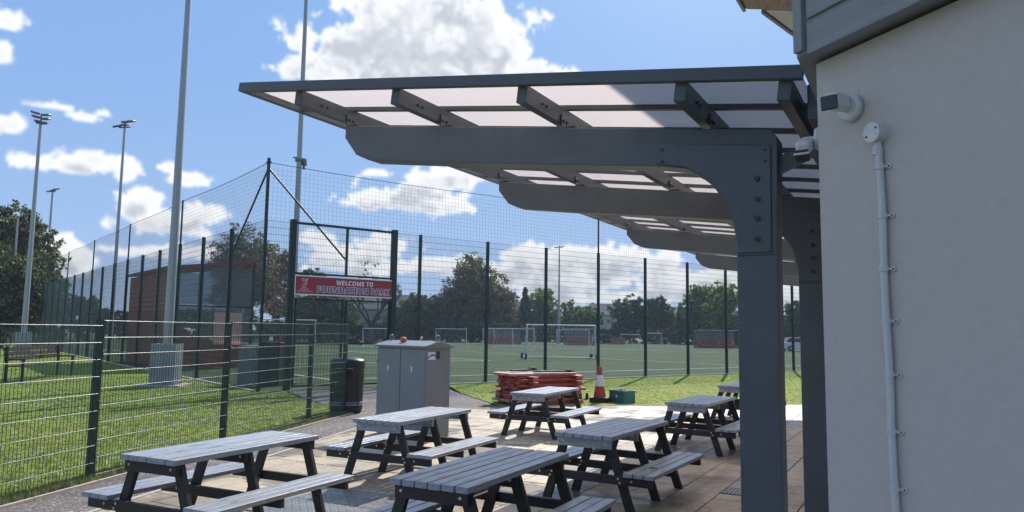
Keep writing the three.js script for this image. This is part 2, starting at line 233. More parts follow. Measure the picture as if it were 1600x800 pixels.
{ // longer grass left standing along the foot of the low fence
  const r = rng(909), n = 5200, b = []; for (let k = 0; k < 5; k++) { const a = k * 1.31, g = new THREE.BufferGeometry(), dx = Math.cos(a) * 0.012, dz = Math.sin(a) * 0.012, h = 0.05 + 0.022 * (k % 3); g.setAttribute('position', new THREE.Float32BufferAttribute([dx - 0.003, 0, dz, dx + 0.003, 0, dz, dx * 3.2, h, dz * 3.2], 3)); g.setAttribute('normal', new THREE.Float32BufferAttribute([0, 0.6, 0.8, 0, 0.6, 0.8, 0, 0.6, 0.8], 3)); g.setAttribute('uv', new THREE.Float32BufferAttribute([0, 0, 1, 0, 0.5, 1], 2)); b.push(g); }
  const im = new THREE.InstancedMesh(mergeGeometries(b), phys({ color: lin(1, 1, 1), roughness: 0.7, transmission: 0.4, thickness: 0 }), n), m = new THREE.Matrix4(), c = new THREE.Color();
  for (let k = 0; k < n; k++) { const t = -4 + 11.6 * r(), p = along(LF, LD, t), u = r() * r() * r(); const s = (0.5 + 0.9 * r()) * (0.5 + fbm(t * 2.2, 3, 3)); m.makeRotationY(r() * 6.28).scale(V3(1, s, 1)).setPosition(p.x + 0.12 - u * 0.55, 0, p.z); im.setMatrixAt(k, m); const v = 0.8 + 0.4 * r(), d = r() < 0.25 ? 1 : 0; c.setRGB(mix(0.15, 0.30, d) * v, mix(0.22, 0.25, d) * v, mix(0.05, 0.10, d) * v); im.setColorAt(k, c); }
  im.name = 'long_grass'; im.castShadow = im.receiveShadow = true; scene.add(im); tag(im, 'longer uncut grass along the foot of the low mesh fence', 'grass', null, 'stuff');
}
// patio flags, each its own slab
{
  const patio = structure('patio', sheet(PATIO, -0.010), M.mortar); patio.name = 'patio';
  const clip = (poly) => { for (let i = 0; i < PATIO.length; i++) { const [ax, az] = PATIO[i], [bx_, bz] = PATIO[(i + 1) % PATIO.length], side = ([x, z]) => (bx_ - ax) * (z - az) - (bz - az) * (x - ax), out = []; for (let k = 0; k < poly.length; k++) { const p = poly[k], q = poly[(k + 1) % poly.length], sp = side(p), sq = side(q); if (sp >= 0) out.push(p); if ((sp >= 0) !== (sq >= 0)) { const t = sp / (sp - sq); out.push([p[0] + (q[0] - p[0]) * t, p[1] + (q[1] - p[1]) * t]); } } poly = out; if (poly.length < 3) return null; } return poly; };
  const area = (p) => Math.abs(p.reduce((s, [x, z], i) => s + x * p[(i + 1) % p.length][1] - p[(i + 1) % p.length][0] * z, 0)) / 2;
  const test = clip([[-3, -8], [-2.5, -8], [-2.5, -7.5], [-3, -7.5]]); if (!test) PATIO.reverse();
  const r = rng(11), slabs = [];
  const flag = (poly, y) => { const cx = poly.reduce((s, p) => s + p[0], 0) / poly.length, cz = poly.reduce((s, p) => s + p[1], 0) / poly.length, P = [], I = [], n = poly.length, b = 0.005; const inn = poly.map(([x, z]) => { const d = Math.hypot(x - cx, z - cz) || 1; return [x - (x - cx) / d * b * 1.4, z - (z - cz) / d * b * 1.4]; });
    const tri = (a, bb, c) => P.push(...a, ...bb, ...c); const top = (p) => [p[0], y, p[1]], edge = (p) => [p[0], y - 0.005, p[1]], low = (p) => [p[0], -0.03, p[1]];
    for (let k = 0; k < n; k++) { const a = inn[k], c = inn[(k + 1) % n], A = poly[k], C = poly[(k + 1) % n]; tri([cx, y, cz], top(a), top(c)); tri(top(a), edge(A), edge(C)); tri(top(a), edge(C), top(c)); tri(edge(A), low(A), low(C)); tri(edge(A), low(C), edge(C)); }
    const g = new THREE.BufferGeometry(); g.setAttribute('position', new THREE.Float32BufferAttribute(P, 3)); g.computeVertexNormals(); const nn = g.attributes.normal; if (nn.getY(0) < 0) { for (let k = 0; k < P.length; k += 9) { for (let m = 0; m < 3; m++) { const t = P[k + 3 + m]; P[k + 3 + m] = P[k + 6 + m]; P[k + 6 + m] = t; } } g.setAttribute('position', new THREE.Float32BufferAttribute(P, 3)); g.computeVertexNormals(); }
    const uv = new Float32Array(P.length / 3 * 2); for (let k = 0; k < P.length / 3; k++) { uv[k * 2] = P[k * 3]; uv[k * 2 + 1] = P[k * 3 + 2]; } g.setAttribute('uv', new THREE.BufferAttribute(uv, 2)); return g; };
  for (let c = 0; c < 24; c++) { const x0 = -9.75 + c * 0.45, x1 = x0 + 0.438; let z = 1.6 - r() * 0.5; while (z > -24) { const L = [0.44, 0.6, 0.6, 0.75][Math.floor(r() * 4)], z1 = z - L; const jit = () => (r() - 0.5) * 0.004; const poly = clip([[x0 + jit(), z], [x1 + jit(), z], [x1 + jit(), z1 + 0.012], [x0 + jit(), z1 + 0.012]]); z = z1; if (!poly || area(poly) < 0.004) continue; const cx = (x0 + x1) / 2, cz = z1 + L / 2; slabs.push({ poly, d: Math.hypot(cx, cz), cx, cz, y: (r() - 0.5) * 0.004, m: Math.floor(r() * 5) }); } }
  const seen = (s) => { const az = Math.atan2(s.cx, -s.cz) / RAD; return az > -66 && az < 4 && s.d > 5.2 && s.cx < -0.6; };
  const near = slabs.filter(seen).sort((a, b) => a.d - b.d).slice(0, 300), set = new Set(near);
  near.forEach((s) => part('paving_slab', flag(s.poly, s.y), stone[s.m], patio));
  for (let m = 0; m < 5; m++) { const rest = slabs.filter((s) => !set.has(s) && s.m === m).map((s) => flag(s.poly, s.y)); if (rest.length) { const o = part('paving_slabs', rest, stone[m], patio, true); } }
}
// pale edging stones along the paving and along the low fence
{
  const kerb = new THREE.Group(); kerb.name = 'kerb'; kerb.userData.kind = 'structure'; scene.add(kerb);
  const pts = [[-5.05, 2], [-7.07, -4.23], [-8.1, -7.44], [-9.09, -10.46], [-9.44, -11.6], [-9.6, -12.9], [-9.45, -14.3], [-9.1, -15.4], [-8.4, -16.35], [-2.85, -21]], crv = new THREE.CurvePath(); for (let i = 0; i + 1 < pts.length; i++) crv.add(new THREE.LineCurve3(V3(pts[i][0], 0, pts[i][1]), V3(pts[i + 1][0], 0, pts[i + 1][1])));
  const L = crv.getLength(), n = Math.floor(L / 0.9); for (let k = 0; k < n; k++) { const a = crv.getPointAt(k / n), b = crv.getPointAt((k + 1) / n - 0.006 / L); const d = b.clone().sub(a).normalize(), s = V3(d.z, 0, -d.x).multiplyScalar(0.035); a.sub(s); b.sub(s); a.y = b.y = -0.02; part('edging_stone', beam(a, b, 0.055, 0.062), M.kerb, kerb); }
  for (let k = -7; k < 9; k++) { const a = along(LF, LD, k * 0.92, -0.02), b = along(LF, LD, k * 0.92 + 0.91, -0.02); a.x += 0.16; b.x += 0.16; part('edging_stone', beam(a, b, 0.05, 0.07), M.kerb, kerb); }
  for (let k = 0; k < 33; k++) { const a = along(P0, D1, 4.6 + k * 0.92, 0), b = along(P0, D1, 4.6 + k * 0.92 + 0.91, 0); a.x += 0.1; b.x += 0.1; part('edging_stone', beam(a, b, 0.12, 0.08), M.kerb, kerb); }
  for (let k = 0; k < 50; k++) { const a = along(P0, D2, 0.2 + k * 0.92, 0), b = along(P0, D2, 0.2 + k * 0.92 + 0.91, 0); a.z += 0.1; b.z += 0.1; part('edging_stone', beam(a, b, 0.12, 0.08), M.kerb, kerb); }
}

// ---------------------------------------------------------------- building on the right
const CORNER = V3(-0.325, 0, -2.97), WD = V3(0.7604, 0, 0.6494), WN = V3(-0.6494, 0, 0.7604);   // wall direction towards the viewer and its outward normal
const onWall = (px, py) => { const d = ray(px, py), o = V3(0, EYE, 0), t = CORNER.clone().sub(o).dot(WN) / d.dot(WN); return o.addScaledVector(d, t); };
{
  const b = thing('building', 'pale rendered building with grey cladding boards and a deep roof overhang', 'building');
  const e = CORNER.clone().addScaledVector(WD, 5);
  const prism = (pts, y0, y1) => { const s = new THREE.Shape(pts.map(([x, z]) => new THREE.Vector2(x, -z))); return new THREE.ExtrudeGeometry(s, { depth: y1 - y0, bevelEnabled: false }).rotateX(-Math.PI / 2).translate(0, y0, 0); };
  const w = part('wall', prism([[CORNER.x, CORNER.z], [e.x, e.z], [9, e.z], [9, -16], [CORNER.x, -16]], -0.05, 2.835), M.render, b); { const p = w.geometry.attributes.position, n = w.geometry.attributes.normal, uv = w.geometry.attributes.uv; for (let i = 0; i < p.count; i++) { const u = Math.abs(n.getX(i)) > 0.9 ? p.getZ(i) : p.getX(i) * WD.x + p.getZ(i) * WD.z; uv.setXY(i, u, p.getY(i)); } }
  const off = 0.055, o1 = CORNER.clone().addScaledVector(WN, off).add(V3(-0.055, 0, 0));
  part('upper_wall', prism([[o1.x + 0.03, o1.z + 0.02], [e.x, e.z + 0.04], [9, e.z + 0.04], [9, -15.9], [o1.x + 0.03, -15.9]], 2.85, 7.4), M.clad, b);
  // cladding boards with a shadow gap under each
  const hs = [2.838, 2.975, 3.15, 3.33, 3.51, 3.69];
  for (let k = 0; k < 5; k++) { const h = hs[k + 1] - hs[k] - 0.02, g = rbox(4.6, h, 0.04, 2.36, hs[k] + h / 2, 0, 0.003); g.rotateY(-Math.atan2(WD.z, WD.x)); const s = CORNER.clone().addScaledVector(WN, off + 0.022); g.translate(s.x, 0, s.z); part('cladding_board', g, M.clad, b); }
  { const s = CORNER.clone().addScaledVector(WN, off + 0.03).addScaledVector(WD, 0.02), g = rbox(0.045, 1.0, 0.045, 0, 3.36, 0, 0.004).rotateY(-Math.atan2(WD.z, WD.x)).translate(s.x, 0, s.z); part('corner_trim', g, M.clad, b); }
  // roof far above: timber soffit, grey fascia, low pitched top
  part('soffit', prism([[-2.50, -12.84], [-2.72, 3], [9, 3], [9, -19], [-1.72, -13.3]], 7.45, 7.5), M.soffit, b);
  part('soffit_board', prism([[-2.24, -13.05], [-1.55, -15.8], [2, -15.8], [2, -15.3], [-1.72, -13.36]], 7.46, 7.5), M.whiteBoard, b);
  const roof = part('roof', prism([[-2.58, -12.9], [-2.80, 3.1], [9.1, 3.1], [9.1, -19.1], [2, -16], [-1.6, -15.9], [-2.30, -13.1]], 7.51, 7.62), M.slate, b);
  part('fascia', [beam(V3(-2.55, 7.53, -12.87), V3(-2.76, 7.53, 3), 0.05, 0.22)], M.clad, b); part('fascia', beam(V3(-2.28, 7.50, -13.08), V3(-1.58, 7.50, -15.85), 0.05, 0.16), M.clad, b);
}
// conduit with its round box and saddles
{
  const px = [[1376, 214], [1380, 262], [1385, 338], [1387, 421], [1391, 502], [1396, 585], [1399, 674], [1404, 763], [1410, 860], [1418, 1000]];
  const pt = px.map(([x, y]) => onWall(x, y).addScaledVector(WN, 0.016));
  const c = thing('wall_conduit', 'pale plastic conduit clipped down the rendered wall from a round box', 'conduit');
  part('pipe', new THREE.TubeGeometry(new THREE.CatmullRomCurve3(pt.slice(0)), 120, 0.0125, 10), M.conduit, c);
  const at = onWall(1377, 209), q = new THREE.Quaternion().setFromUnitVectors(V3(0, 1, 0), WN), disc = (r, h, o, n = 28) => new THREE.CylinderGeometry(r, r, h, n).applyQuaternion(q).translate(at.x + WN.x * o, at.y, at.z + WN.z * o);
  const bx_ = part('junction_box', disc(0.032, 0.04, 0.02), M.conduit, c); part('lid', disc(0.034, 0.006, 0.043), M.white, bx_); part('screw', [[0.02, 0.012], [-0.02, -0.012]].map(([a, h]) => new THREE.CylinderGeometry(0.0035, 0.0035, 0.004, 10).applyQuaternion(q).translate(at.x + WN.x * 0.047 + WD.x * a, at.y + h, at.z + WN.z * 0.047 + WD.z * a)), M.bolt, bx_, true);
  part('collar', rod(pt[0].clone().add(V3(0, -0.035, 0)), pt[0].clone().add(V3(0, -0.065, 0)), 0.0165, 0.0165, 14), M.conduit, c);
  for (let k = 1; k < 8; k++) { const p = pt[k], s = p.clone().addScaledVector(WD, 0.028).addScaledVector(WN, -0.012); const g = [new THREE.CylinderGeometry(0.016, 0.016, 0.016, 14).translate(p.x, p.y, p.z), new THREE.CylinderGeometry(0.009, 0.009, 0.006, 12).applyQuaternion(q).translate(s.x, s.y, s.z), beam(p.clone().addScaledVector(WN, -0.009), s, 0.014, 0.006)]; const sd = part('saddle', g, M.conduit, c); part('screw', new THREE.CylinderGeometry(0.004, 0.004, 0.003, 10).applyQuaternion(q).translate(s.x + WN.x * 0.004, s.y, s.z + WN.z * 0.004), M.iron, sd); }
}
// security cameras
function securityCamera(label, at, normal, aim, s, under) {
  const q = new THREE.Quaternion().setFromUnitVectors(V3(0, 1, 0), normal), o = thing('security_camera', label, 'camera', at.toArray(), 0, 'wall security cameras');
  part('base', new THREE.LatheGeometry([[0, 0], [0.066, 0], [0.066, 0.03], [0.058, 0.038], [0.05, 0.04], [0, 0.042]].map(([x, y]) => new THREE.Vector2(x * s, y * s)), 28).applyQuaternion(q), M.white, o);
  const j = normal.clone().multiplyScalar(0.05 * s), k = j.clone().addScaledVector(normal, 0.03 * s).add(V3(0, under ? -0.012 : 0.0, 0));
  part('bracket', [rod(V3(0, 0, 0).addScaledVector(normal, 0.03 * s), k, 0.024 * s, 0.02 * s, 16), new THREE.SphereGeometry(0.024 * s, 16, 12).translate(k.x, k.y, k.z)], M.white, o);
  const a = aim.clone().normalize(), f0 = k.clone().addScaledVector(a, -0.05 * s), m = new THREE.Matrix4().lookAt(V3(0, 0, 0), a, V3(0, 1, 0)); // -z looks along the aim
  const shell = new RoundedBoxGeometry(0.082 * s, 0.078 * s, 0.16 * s, 3, 0.022 * s).applyMatrix4(m).translate(f0.x + a.x * 0.1 * s, f0.y + (under ? -0.045 : 0.008) * s, f0.z + a.z * 0.1 * s);
  const body = part('body', shell, M.white, o), fc = f0.clone().addScaledVector(a, 0.182 * s); fc.y += (under ? -0.045 : 0.008) * s;
  part('visor', new RoundedBoxGeometry(0.086 * s, 0.012 * s, 0.15 * s, 2, 0.004 * s).translate(0, 0.042 * s, 0).applyMatrix4(m).translate(fc.x - a.x * 0.07 * s, fc.y, fc.z - a.z * 0.07 * s), M.white, body);
  part('lens_window', new RoundedBoxGeometry(0.078 * s, 0.070 * s, 0.014 * s, 3, 0.006 * s).applyMatrix4(m).translate(fc.x, fc.y, fc.z), M.glassDark, body);
}
securityCamera('white bullet camera with a black lens on the rendered wall face', onWall(1334, 170), WN, V3(-0.30, -0.12, 0.95), 0.74, false);
securityCamera('white bullet camera hanging at the wall corner beside the grey canopy column', V3(CORNER.x, 2.575, -3.10), V3(-1, 0, 0), V3(-0.12, -0.42, 0.9), 0.68, true);

// ---------------------------------------------------------------- canopy
const SL = Math.tan(7.46 * RAD), FR = [-4.5, -7.0, -11.05, -15.1, -19.15];
const top = (x) => 3.44 - SL * (x + 4.05);                                   // top of a cantilever beam
{
  const c = thing('canopy', 'grey steel cantilever canopy with milky roof panels over the picnic tables', 'canopy');
  const prof = [[-4.05, 3.44], [-4.054, 3.347], [-3.933, 3.196], [-3.813, 3.142], [-3.02, 3.042], [-2.106, 2.936], [-1.418, 2.858], [-1.262, 2.827], [-1.183, 2.779], [-1.097, 2.707], [-1.048, 2.636], [-1.007, 2.57], [-0.982, 2.491], [-0.963, 2.385], [-0.957, 2.27], [-0.735, 2.27], [-0.72, 2.96], [-0.755, top(-0.755)]];
  const ext = (pts, d) => { const s = new THREE.Shape(pts.map(([x, y]) => new THREE.Vector2(x, y))); return new THREE.ExtrudeGeometry(s, { depth: d, bevelEnabled: true, bevelSize: 0.004, bevelThickness: 0.004, bevelSegments: 1 }); };
  const gBeam = ext(prof, 0.17), gCol = ext([[-0.957, -0.02], [-0.735, -0.02], [-0.735, 2.262], [-0.957, 2.262]], 0.17);
  const gPlate = ext([[-1.43, 2.995], [-1.44, 2.872], [-1.255, 2.835], [-1.176, 2.787], [-1.09, 2.715], [-1.041, 2.642], [-1.0, 2.576], [-0.974, 2.494], [-0.955, 2.388], [-0.950, 2.285], [-0.765, 2.285], [-0.757, 2.912]], 0.008);
  const gBolt = new THREE.CylinderGeometry(0.017, 0.017, 0.016, 6).rotateX(Math.PI / 2), gSmall = new THREE.CylinderGeometry(0.008, 0.008, 0.01, 10).rotateX(Math.PI / 2), gFoot = rbox(0.3, 0.02, 0.28, -0.846, 0.01, 0);
  for (const z of FR) {
    const cl = part('column', gCol, M.steel, c); cl.position.z = z - 0.17; const ft = part('base_plate', gFoot, M.steelDark, cl); ft.position.z = 0.085;
    const bm = part('beam', gBeam, M.steel, c); bm.position.z = z - 0.17;
    const kp = part('knee_plate', gPlate, M.steel, c); kp.position.z = z + 0.006;
    for (const [x, y] of [[-0.833, 2.72], [-0.835, 2.597], [-0.837, 2.482], [-0.839, 2.36]]) { const b = part('bolt', gBolt, M.bolt, kp); b.position.set(x, y, 0.02); }
    for (const [x, y] of [[-1.41, 2.955], [-1.41, 2.88], [-0.785, 2.89], [-0.785, 2.82]]) { const b = part('bolt', gSmall, M.bolt, kp); b.position.set(x, y, 0.016); }
  }
  const ZN = -4.0, ZF = -21.2, ang = -7.46 * RAD, lift = 0.165;
  const strip = (x0, x1, w, h, z, dy) => { const L = (x1 - x0) / Math.cos(ang); return rbox(L, h, w, 0, 0, 0, 0.003).rotateZ(ang).translate((x0 + x1) / 2, top((x0 + x1) / 2) + dy, z); };
  for (const x of [-4.12, -3.19, -2.18, -1.16, -0.60]) {
    const p = part('purlin', rbox(0.07, 0.115, ZN - ZF - 0.06, 0, 0, 0, 0.004).rotateZ(ang).translate(x, top(x) + lift - 0.06, (ZN + ZF) / 2), M.steel, c);
    for (const z of FR) { if (x < -0.7) { const k = part('cleat', [box(0.006, 0.10, 0.10, x + 0.043, top(x) + 0.055, z - 0.085), box(0.10, 0.006, 0.10, x + 0.09, top(x) + 0.008, z - 0.085)], M.steelDark, p); part('bolt', [-0.025, 0.025].map((d) => new THREE.CylinderGeometry(0.011, 0.011, 0.012, 8).rotateZ(Math.PI / 2).translate(x + 0.05, top(x) + 0.06, z - 0.085 + d)), M.bolt, k, true); } }
    part('bolt', [-0.25, -0.31].map((d) => new THREE.CylinderGeometry(0.009, 0.009, 0.01, 8).rotateZ(Math.PI / 2).translate(x + 0.041, top(x) + lift - 0.07, ZN + d)), M.bolt, p, true);
  }
  const step = 0.615; let nb = 0;
  for (let z = ZN - 0.03; z > ZF + 0.1; z -= step, nb++) {
    if (nb) part('glazing_bar', strip(-4.66, -0.52, 0.045, 0.034, z, lift + 0.016), M.steelDark, c);
    const z1 = Math.max(z - step, ZF + 0.03); part('roof_panel', strip(-4.67, -0.52, z - z1 - 0.004, 0.006, (z + z1) / 2, lift + 0.038), M.poly, c);
  }
  part('edge_trim', strip(-4.72, -0.5, 0.05, 0.072, ZN, lift + 0.02), M.steel, c);
  part('edge_trim', strip(-4.72, -0.5, 0.05, 0.10, ZF, lift + 0.03), M.steel, c);
  part('edge_trim', rbox(0.05, 0.07, ZN - ZF - 0.05, -4.70, top(-4.70) + lift + 0.02, (ZN + ZF) / 2, 0.004), M.steel, c);
  part('gutter', rbox(0.17, 0.20, ZN - ZF - 0.2, -0.425, 3.06, (ZN + ZF) / 2 - 0.1, 0.008), M.steel, c);
  for (const z of FR) part('wall_strut', beam(V3(-0.735, 2.80, z - 0.085), V3(-0.34, 2.98, z - 0.085), 0.06, 0.09), M.steelDark, c);
}

// ---------------------------------------------------------------- picnic tables
let TOPS, SEATS;
function makeTable() {
  const o = thing('picnic_table', '', 'picnic table'); o.userData.group = 'grey plastic picnic tables on the paving';
  const L = 1.70, gTop = new RoundedBoxGeometry(0.0975, 0.045, L, 1, 0.005), gSeat = new RoundedBoxGeometry(0.098, 0.04, L, 1, 0.005);
  const vary = (g) => [0, 0.31, 0.57, 0.83].map((o, k) => { const c = g.clone(), uv = c.attributes.uv; for (let i = 0; i < uv.count; i++) uv.setXY(i, uv.getX(i) * 0.5 + o, uv.getY(i) * 0.7 + o * 1.7); return c; }); TOPS = vary(gTop); SEATS = vary(gSeat);
  for (let k = 0; k < 6; k++) { const p = part('tabletop_plank', gTop, M.plank, o); p.position.set(-0.275 + k * 0.11, 0.733, 0); }
  for (const s of [-1, 1]) for (let k = 0; k < 3; k++) { const p = part('bench_plank', gSeat, M.plank, o); p.position.set(s * 0.60 + (k - 1) * 0.11, 0.39, 0); }
  const gApron = rbox(0.60, 0.09, 0.045, 0, 0, 0, 0.004), gBearer = rbox(1.46, 0.085, 0.045, 0, 0, 0, 0.004);
  const legGeo = (s) => { const sh = new THREE.Shape([[s * 0.20, 0.71], [s * 0.29, 0.71], [s * 0.53, 0], [s * 0.44, 0]].map(([x, y]) => new THREE.Vector2(x, y))); return new THREE.ExtrudeGeometry(sh, { depth: 0.038, bevelEnabled: true, bevelSize: 0.003, bevelThickness: 0.003, bevelSegments: 1 }).translate(0, 0, -0.019); };
  const legs = [legGeo(-1), legGeo(1)], bolts = [];
  for (const [z, f] of [[0.74, 1], [0.02, 1], [-0.74, -1]]) {
    const a = part('apron', gApron, M.leg, o); a.position.set(0, 0.664, z + f * 0.05); const b = part('bearer', gBearer, M.leg, o); b.position.set(0, 0.325, z + f * 0.05);
    for (const g of legs) { const l = part('leg', g, M.leg, o); l.position.z = z; }
    for (const s of [-1, 1]) for (const [x, y] of [[0.245, 0.672], [0.375, 0.345], [0.395, 0.305], [0.52, 0.33]]) bolts.push(new THREE.CylinderGeometry(0.011, 0.011, 0.008, 8).rotateX(Math.PI / 2).translate(s * x, y, z + f * 0.075));
  }
  part('bolt_heads', bolts, M.zinc, o, true);
  return o;
}
const table = makeTable(); table.position.set(-5.55, 0, -4.77); table.rotation.y = 3 * RAD; table.userData.label = 'sunlit grey picnic table beside the asphalt path and metal access cover';
{ const f = copy(table, 'shaded grey picnic table under the canopy with a metal clip under its top', [-3.05, 0, -5.16], 1.3 * RAD); part('metal_clip', [rod(V3(0.335, 0.69, 0.78), V3(0.335, 0.69, 0.60), 0.006), rod(V3(0.335, 0.69, 0.60), V3(0.29, 0.70, 0.60), 0.006)], M.zinc, f); }
{ const f = copy(table, 'shaded grey picnic table with a round stain on its bench, between two other shaded tables', [-3.09, 0, -8.03], -2 * RAD); const sh = new THREE.Shape(); for (let k = 0; k <= 28; k++) { const a = k / 28 * Math.PI * 2, q = 0.042 * (0.8 + 0.4 * fbm(Math.cos(a) * 2 + 5, Math.sin(a) * 2 + 5, 2)); if (k) sh.lineTo(Math.cos(a) * q, Math.sin(a) * q * 1.5); else sh.moveTo(Math.cos(a) * q, Math.sin(a) * q * 1.5); } part('bench_stain', new THREE.ExtrudeGeometry(sh, { depth: 0.0015, bevelEnabled: false }).rotateX(-Math.PI / 2).translate(0.60, 0.4105, 0.40), M.iron, f); }
copy(table, 'sunlit grey picnic table in front of the grey electrical cabinet', [-5.64, 0, -7.74], 3 * RAD);
copy(table, 'sunlit grey picnic table in front of the stacked red barriers', [-6.03, 0, -12.23], 3.2 * RAD);
copy(table, 'grey picnic table beside the canopy column, next but one to the lawn', [-3.17, 0, -12.1], -2.2 * RAD);
copy(table, 'grey picnic table beside the lawn edge, half hidden by the canopy column', [-3.42, 0, -16.4], -1 * RAD);

{ const r = rng(404); scene.traverse((o) => { if (o.name === 'tabletop_plank' || o.name === 'bench_plank') { o.geometry = (o.name === 'bench_plank' ? SEATS : TOPS)[Math.floor(r() * 4)]; o.position.x += (r() - 0.5) * 0.004; o.position.z += (r() - 0.5) * 0.012; o.position.y += (r() - 0.5) * 0.003; o.rotation.y = (r() - 0.5) * 0.004; o.rotation.z = (r() - 0.5) * 0.03; } }); }
scene.traverse((o) => { if (o.name === 'apron' && /^picnic_table_00[23456]/.test(o.parent.name)) o.material = M.plank; });

// access cover and drain grate set in the paving
{
  const c = thing('access_cover', 'bright ribbed metal access cover set in the paving', 'cover', [-5.35, 0, -6.02], 2 * RAD);
  part('frame', [box(1.24, 0.012, 0.04, 0, 0.006, 0.62), box(1.24, 0.012, 0.04, 0, 0.006, -0.62), box(0.04, 0.012, 1.2, 0.6, 0.006, 0), box(0.04, 0.012, 1.2, -0.6, 0.006, 0)], M.galv, c);
  const gp = box(1.15, 0.010, 0.585), rb = []; for (let i = 0; i < 22; i++) for (let j = 0; j < 11; j++) rb.push(box(0.030, 0.003, 0.008, -0.54 + i * 0.0515, 0.0065, -0.26 + j * 0.052, (i + j) % 2 ? 0.78 : -0.78)); const gr = merge(rb);
  for (const s of [-1, 1]) { const p = part('plate', gp, M.plate, c); p.position.set(0, 0.006, s * 0.298); part('treads', gr, M.plate, p, true); part('lifting_key', rbox(0.05, 0.004, 0.03, 0.4, 0.007, 0), M.iron, p); }
  const d = thing('drain_grate', 'dark square drain grate in the shaded paving by the column', 'drain', [-1.93, 0, -8.92], 0);
  part('frame', [box(0.36, 0.008, 0.03, 0, 0.005, 0.165), box(0.36, 0.008, 0.03, 0, 0.005, -0.165), box(0.03, 0.008, 0.30, 0.165, 0.005, 0), box(0.03, 0.008, 0.30, -0.165, 0.005, 0)], M.iron, d);
  part('well', box(0.30, 0.002, 0.30, 0, 0.0025, 0), M.rubber, d);
  part('grid', [...Array(7).keys()].flatMap((k) => [box(0.012, 0.006, 0.30, -0.13 + k * 0.043, 0.007, 0), box(0.30, 0.006, 0.012, 0, 0.0065, -0.13 + k * 0.043)]), M.galv, d);
}

// ---------------------------------------------------------------- low mesh fence beside the path
{
  const f = thing('low_fence', 'waist high green wire mesh fence along the asphalt path', 'fence');
  const posts = [-8.4, -5.6, -2.8, 0, 2.76, 5.69, 7.35], tops = [1.74, 1.76, 1.80, 1.86, 1.88, 1.9];
  const gp = rbox(0.075, 1.86, 0.075, 0, 0.93, 0, 0.004).rotateY(Math.atan2(LD.x, LD.z));
  posts.forEach((t) => { const p = part('post', gp, M.fence, f); p.position.copy(along(LF, LD, t)); part('cap', box(0.079, 0.02, 0.079, 0, 1.868, 0, Math.atan2(LD.x, LD.z)), M.fence, p); });
  const side = V3(-LD.z, 0, LD.x).multiplyScalar(0.045); if (side.x < 0) side.negate();
  for (let k = 0; k + 1 < posts.length; k++) {
    const w = wires(), h = wires(), H = tops[k], a = posts[k] + 0.02, b = posts[k + 1] - 0.02, P = (t, y, o = 0) => along(LF, LD, t, y).addScaledVector(side, 1 + o);
    for (let t = a + 0.02; t < b; t += 0.05) w.add(P(t, 0.06), P(t, H + 0.01), 0.0024);
    for (let y = H; y > 0.05; y -= 0.2) { h.add(P(a, y, 0.15), P(b, y, 0.15), 0.0036); h.add(P(a, y, -0.15), P(b, y, -0.15), 0.0036); }
    const m = part('mesh_panel', w.geo(), M.wire, f); part('cross_wires', h.geo(), M.wire, m);
    part('clip', [0.3, 0.9, 1.5].map((y) => box(0.05, 0.03, 0.02, P(a, y).x, y, P(a, y).z)), M.zinc, m);
  }
}

// ---------------------------------------------------------------- tall pitch fence: two runs, netting above
function tallFence(label, d, ts, tallAt, gaps, other) {
  const f = thing('pitch_fence', label, 'fence'), turn = Math.atan2(d.x, d.z), H = 4.95;
  const gp = rbox(0.12, H, 0.07, 0, H / 2, 0, 0.005).rotateY(turn), gt = new THREE.CylinderGeometry(0.032, 0.036, 1.75, 10).translate(0, H + 0.83, 0);
  ts.forEach((t, i) => { if (i === 0 && other) return; const p = part('post', gp, M.fence, f); p.position.copy(along(P0, d, t)); if (tallAt.includes(i)) part('net_pole', gt, M.fence, p); });
  for (let k = 0; k + 1 < ts.length; k++) {
    const a = ts[k] + 0.03, b = ts[k + 1] - 0.03, nearBy = ts[k] < 32;
    if (!gaps.includes(k)) { const w = wires(), h = wires(); for (let t = a; t < b; t += 0.05) w.add(along(P0, d, t, 0.05), along(P0, d, t, H - 0.02), other ? 0.0018 : 0.0025); for (let y = H - 0.03; y > 0; y -= 0.2) for (const o of nearBy ? [0.009, -0.009] : [0]) { const n = V3(d.z, 0, -d.x).multiplyScalar(o); h.add(along(P0, d, a, y).add(n), along(P0, d, b, y).add(n), other ? 0.0028 : nearBy ? 0.0036 : 0.0046); } const m = part('mesh_panel', w.geo(), M.wire, f); part('cross_wires', h.geo(), M.wire, m); }
    const n = wires(); const topAt = (t) => 6.62 - 0.06 * Math.sin(Math.PI * Math.min(1, (t - ts[0]) % 8.2 / 8.2)); for (let t = a; t < b; t += 0.13) n.add(along(P0, d, t, H), along(P0, d, t, topAt(t)), 0.0016); for (let y = H + 0.05; y < 6.55; y += 0.13) n.add(along(P0, d, ts[k], y), along(P0, d, ts[k + 1], y), 0.0016); const N = 4; for (let q = 0; q < N; q++) { const t0 = mix(ts[k], ts[k + 1], q / N), t1 = mix(ts[k], ts[k + 1], (q + 1) / N); n.add(along(P0, d, t0, topAt(t0)), along(P0, d, t1, topAt(t1)), 0.007); }
    part('netting', n.geo(), M.net, f);
  }
  return f;
}
const tsR = [0, 0.84, 4.22, 5.16, 7.9, 10.6, 13.31, 16.02, 18.73, 21.44, 24.15, 26.86, 29.6, 32.3, 35], tsL = [...Array(33).keys()].map((k) => k * 2.95);
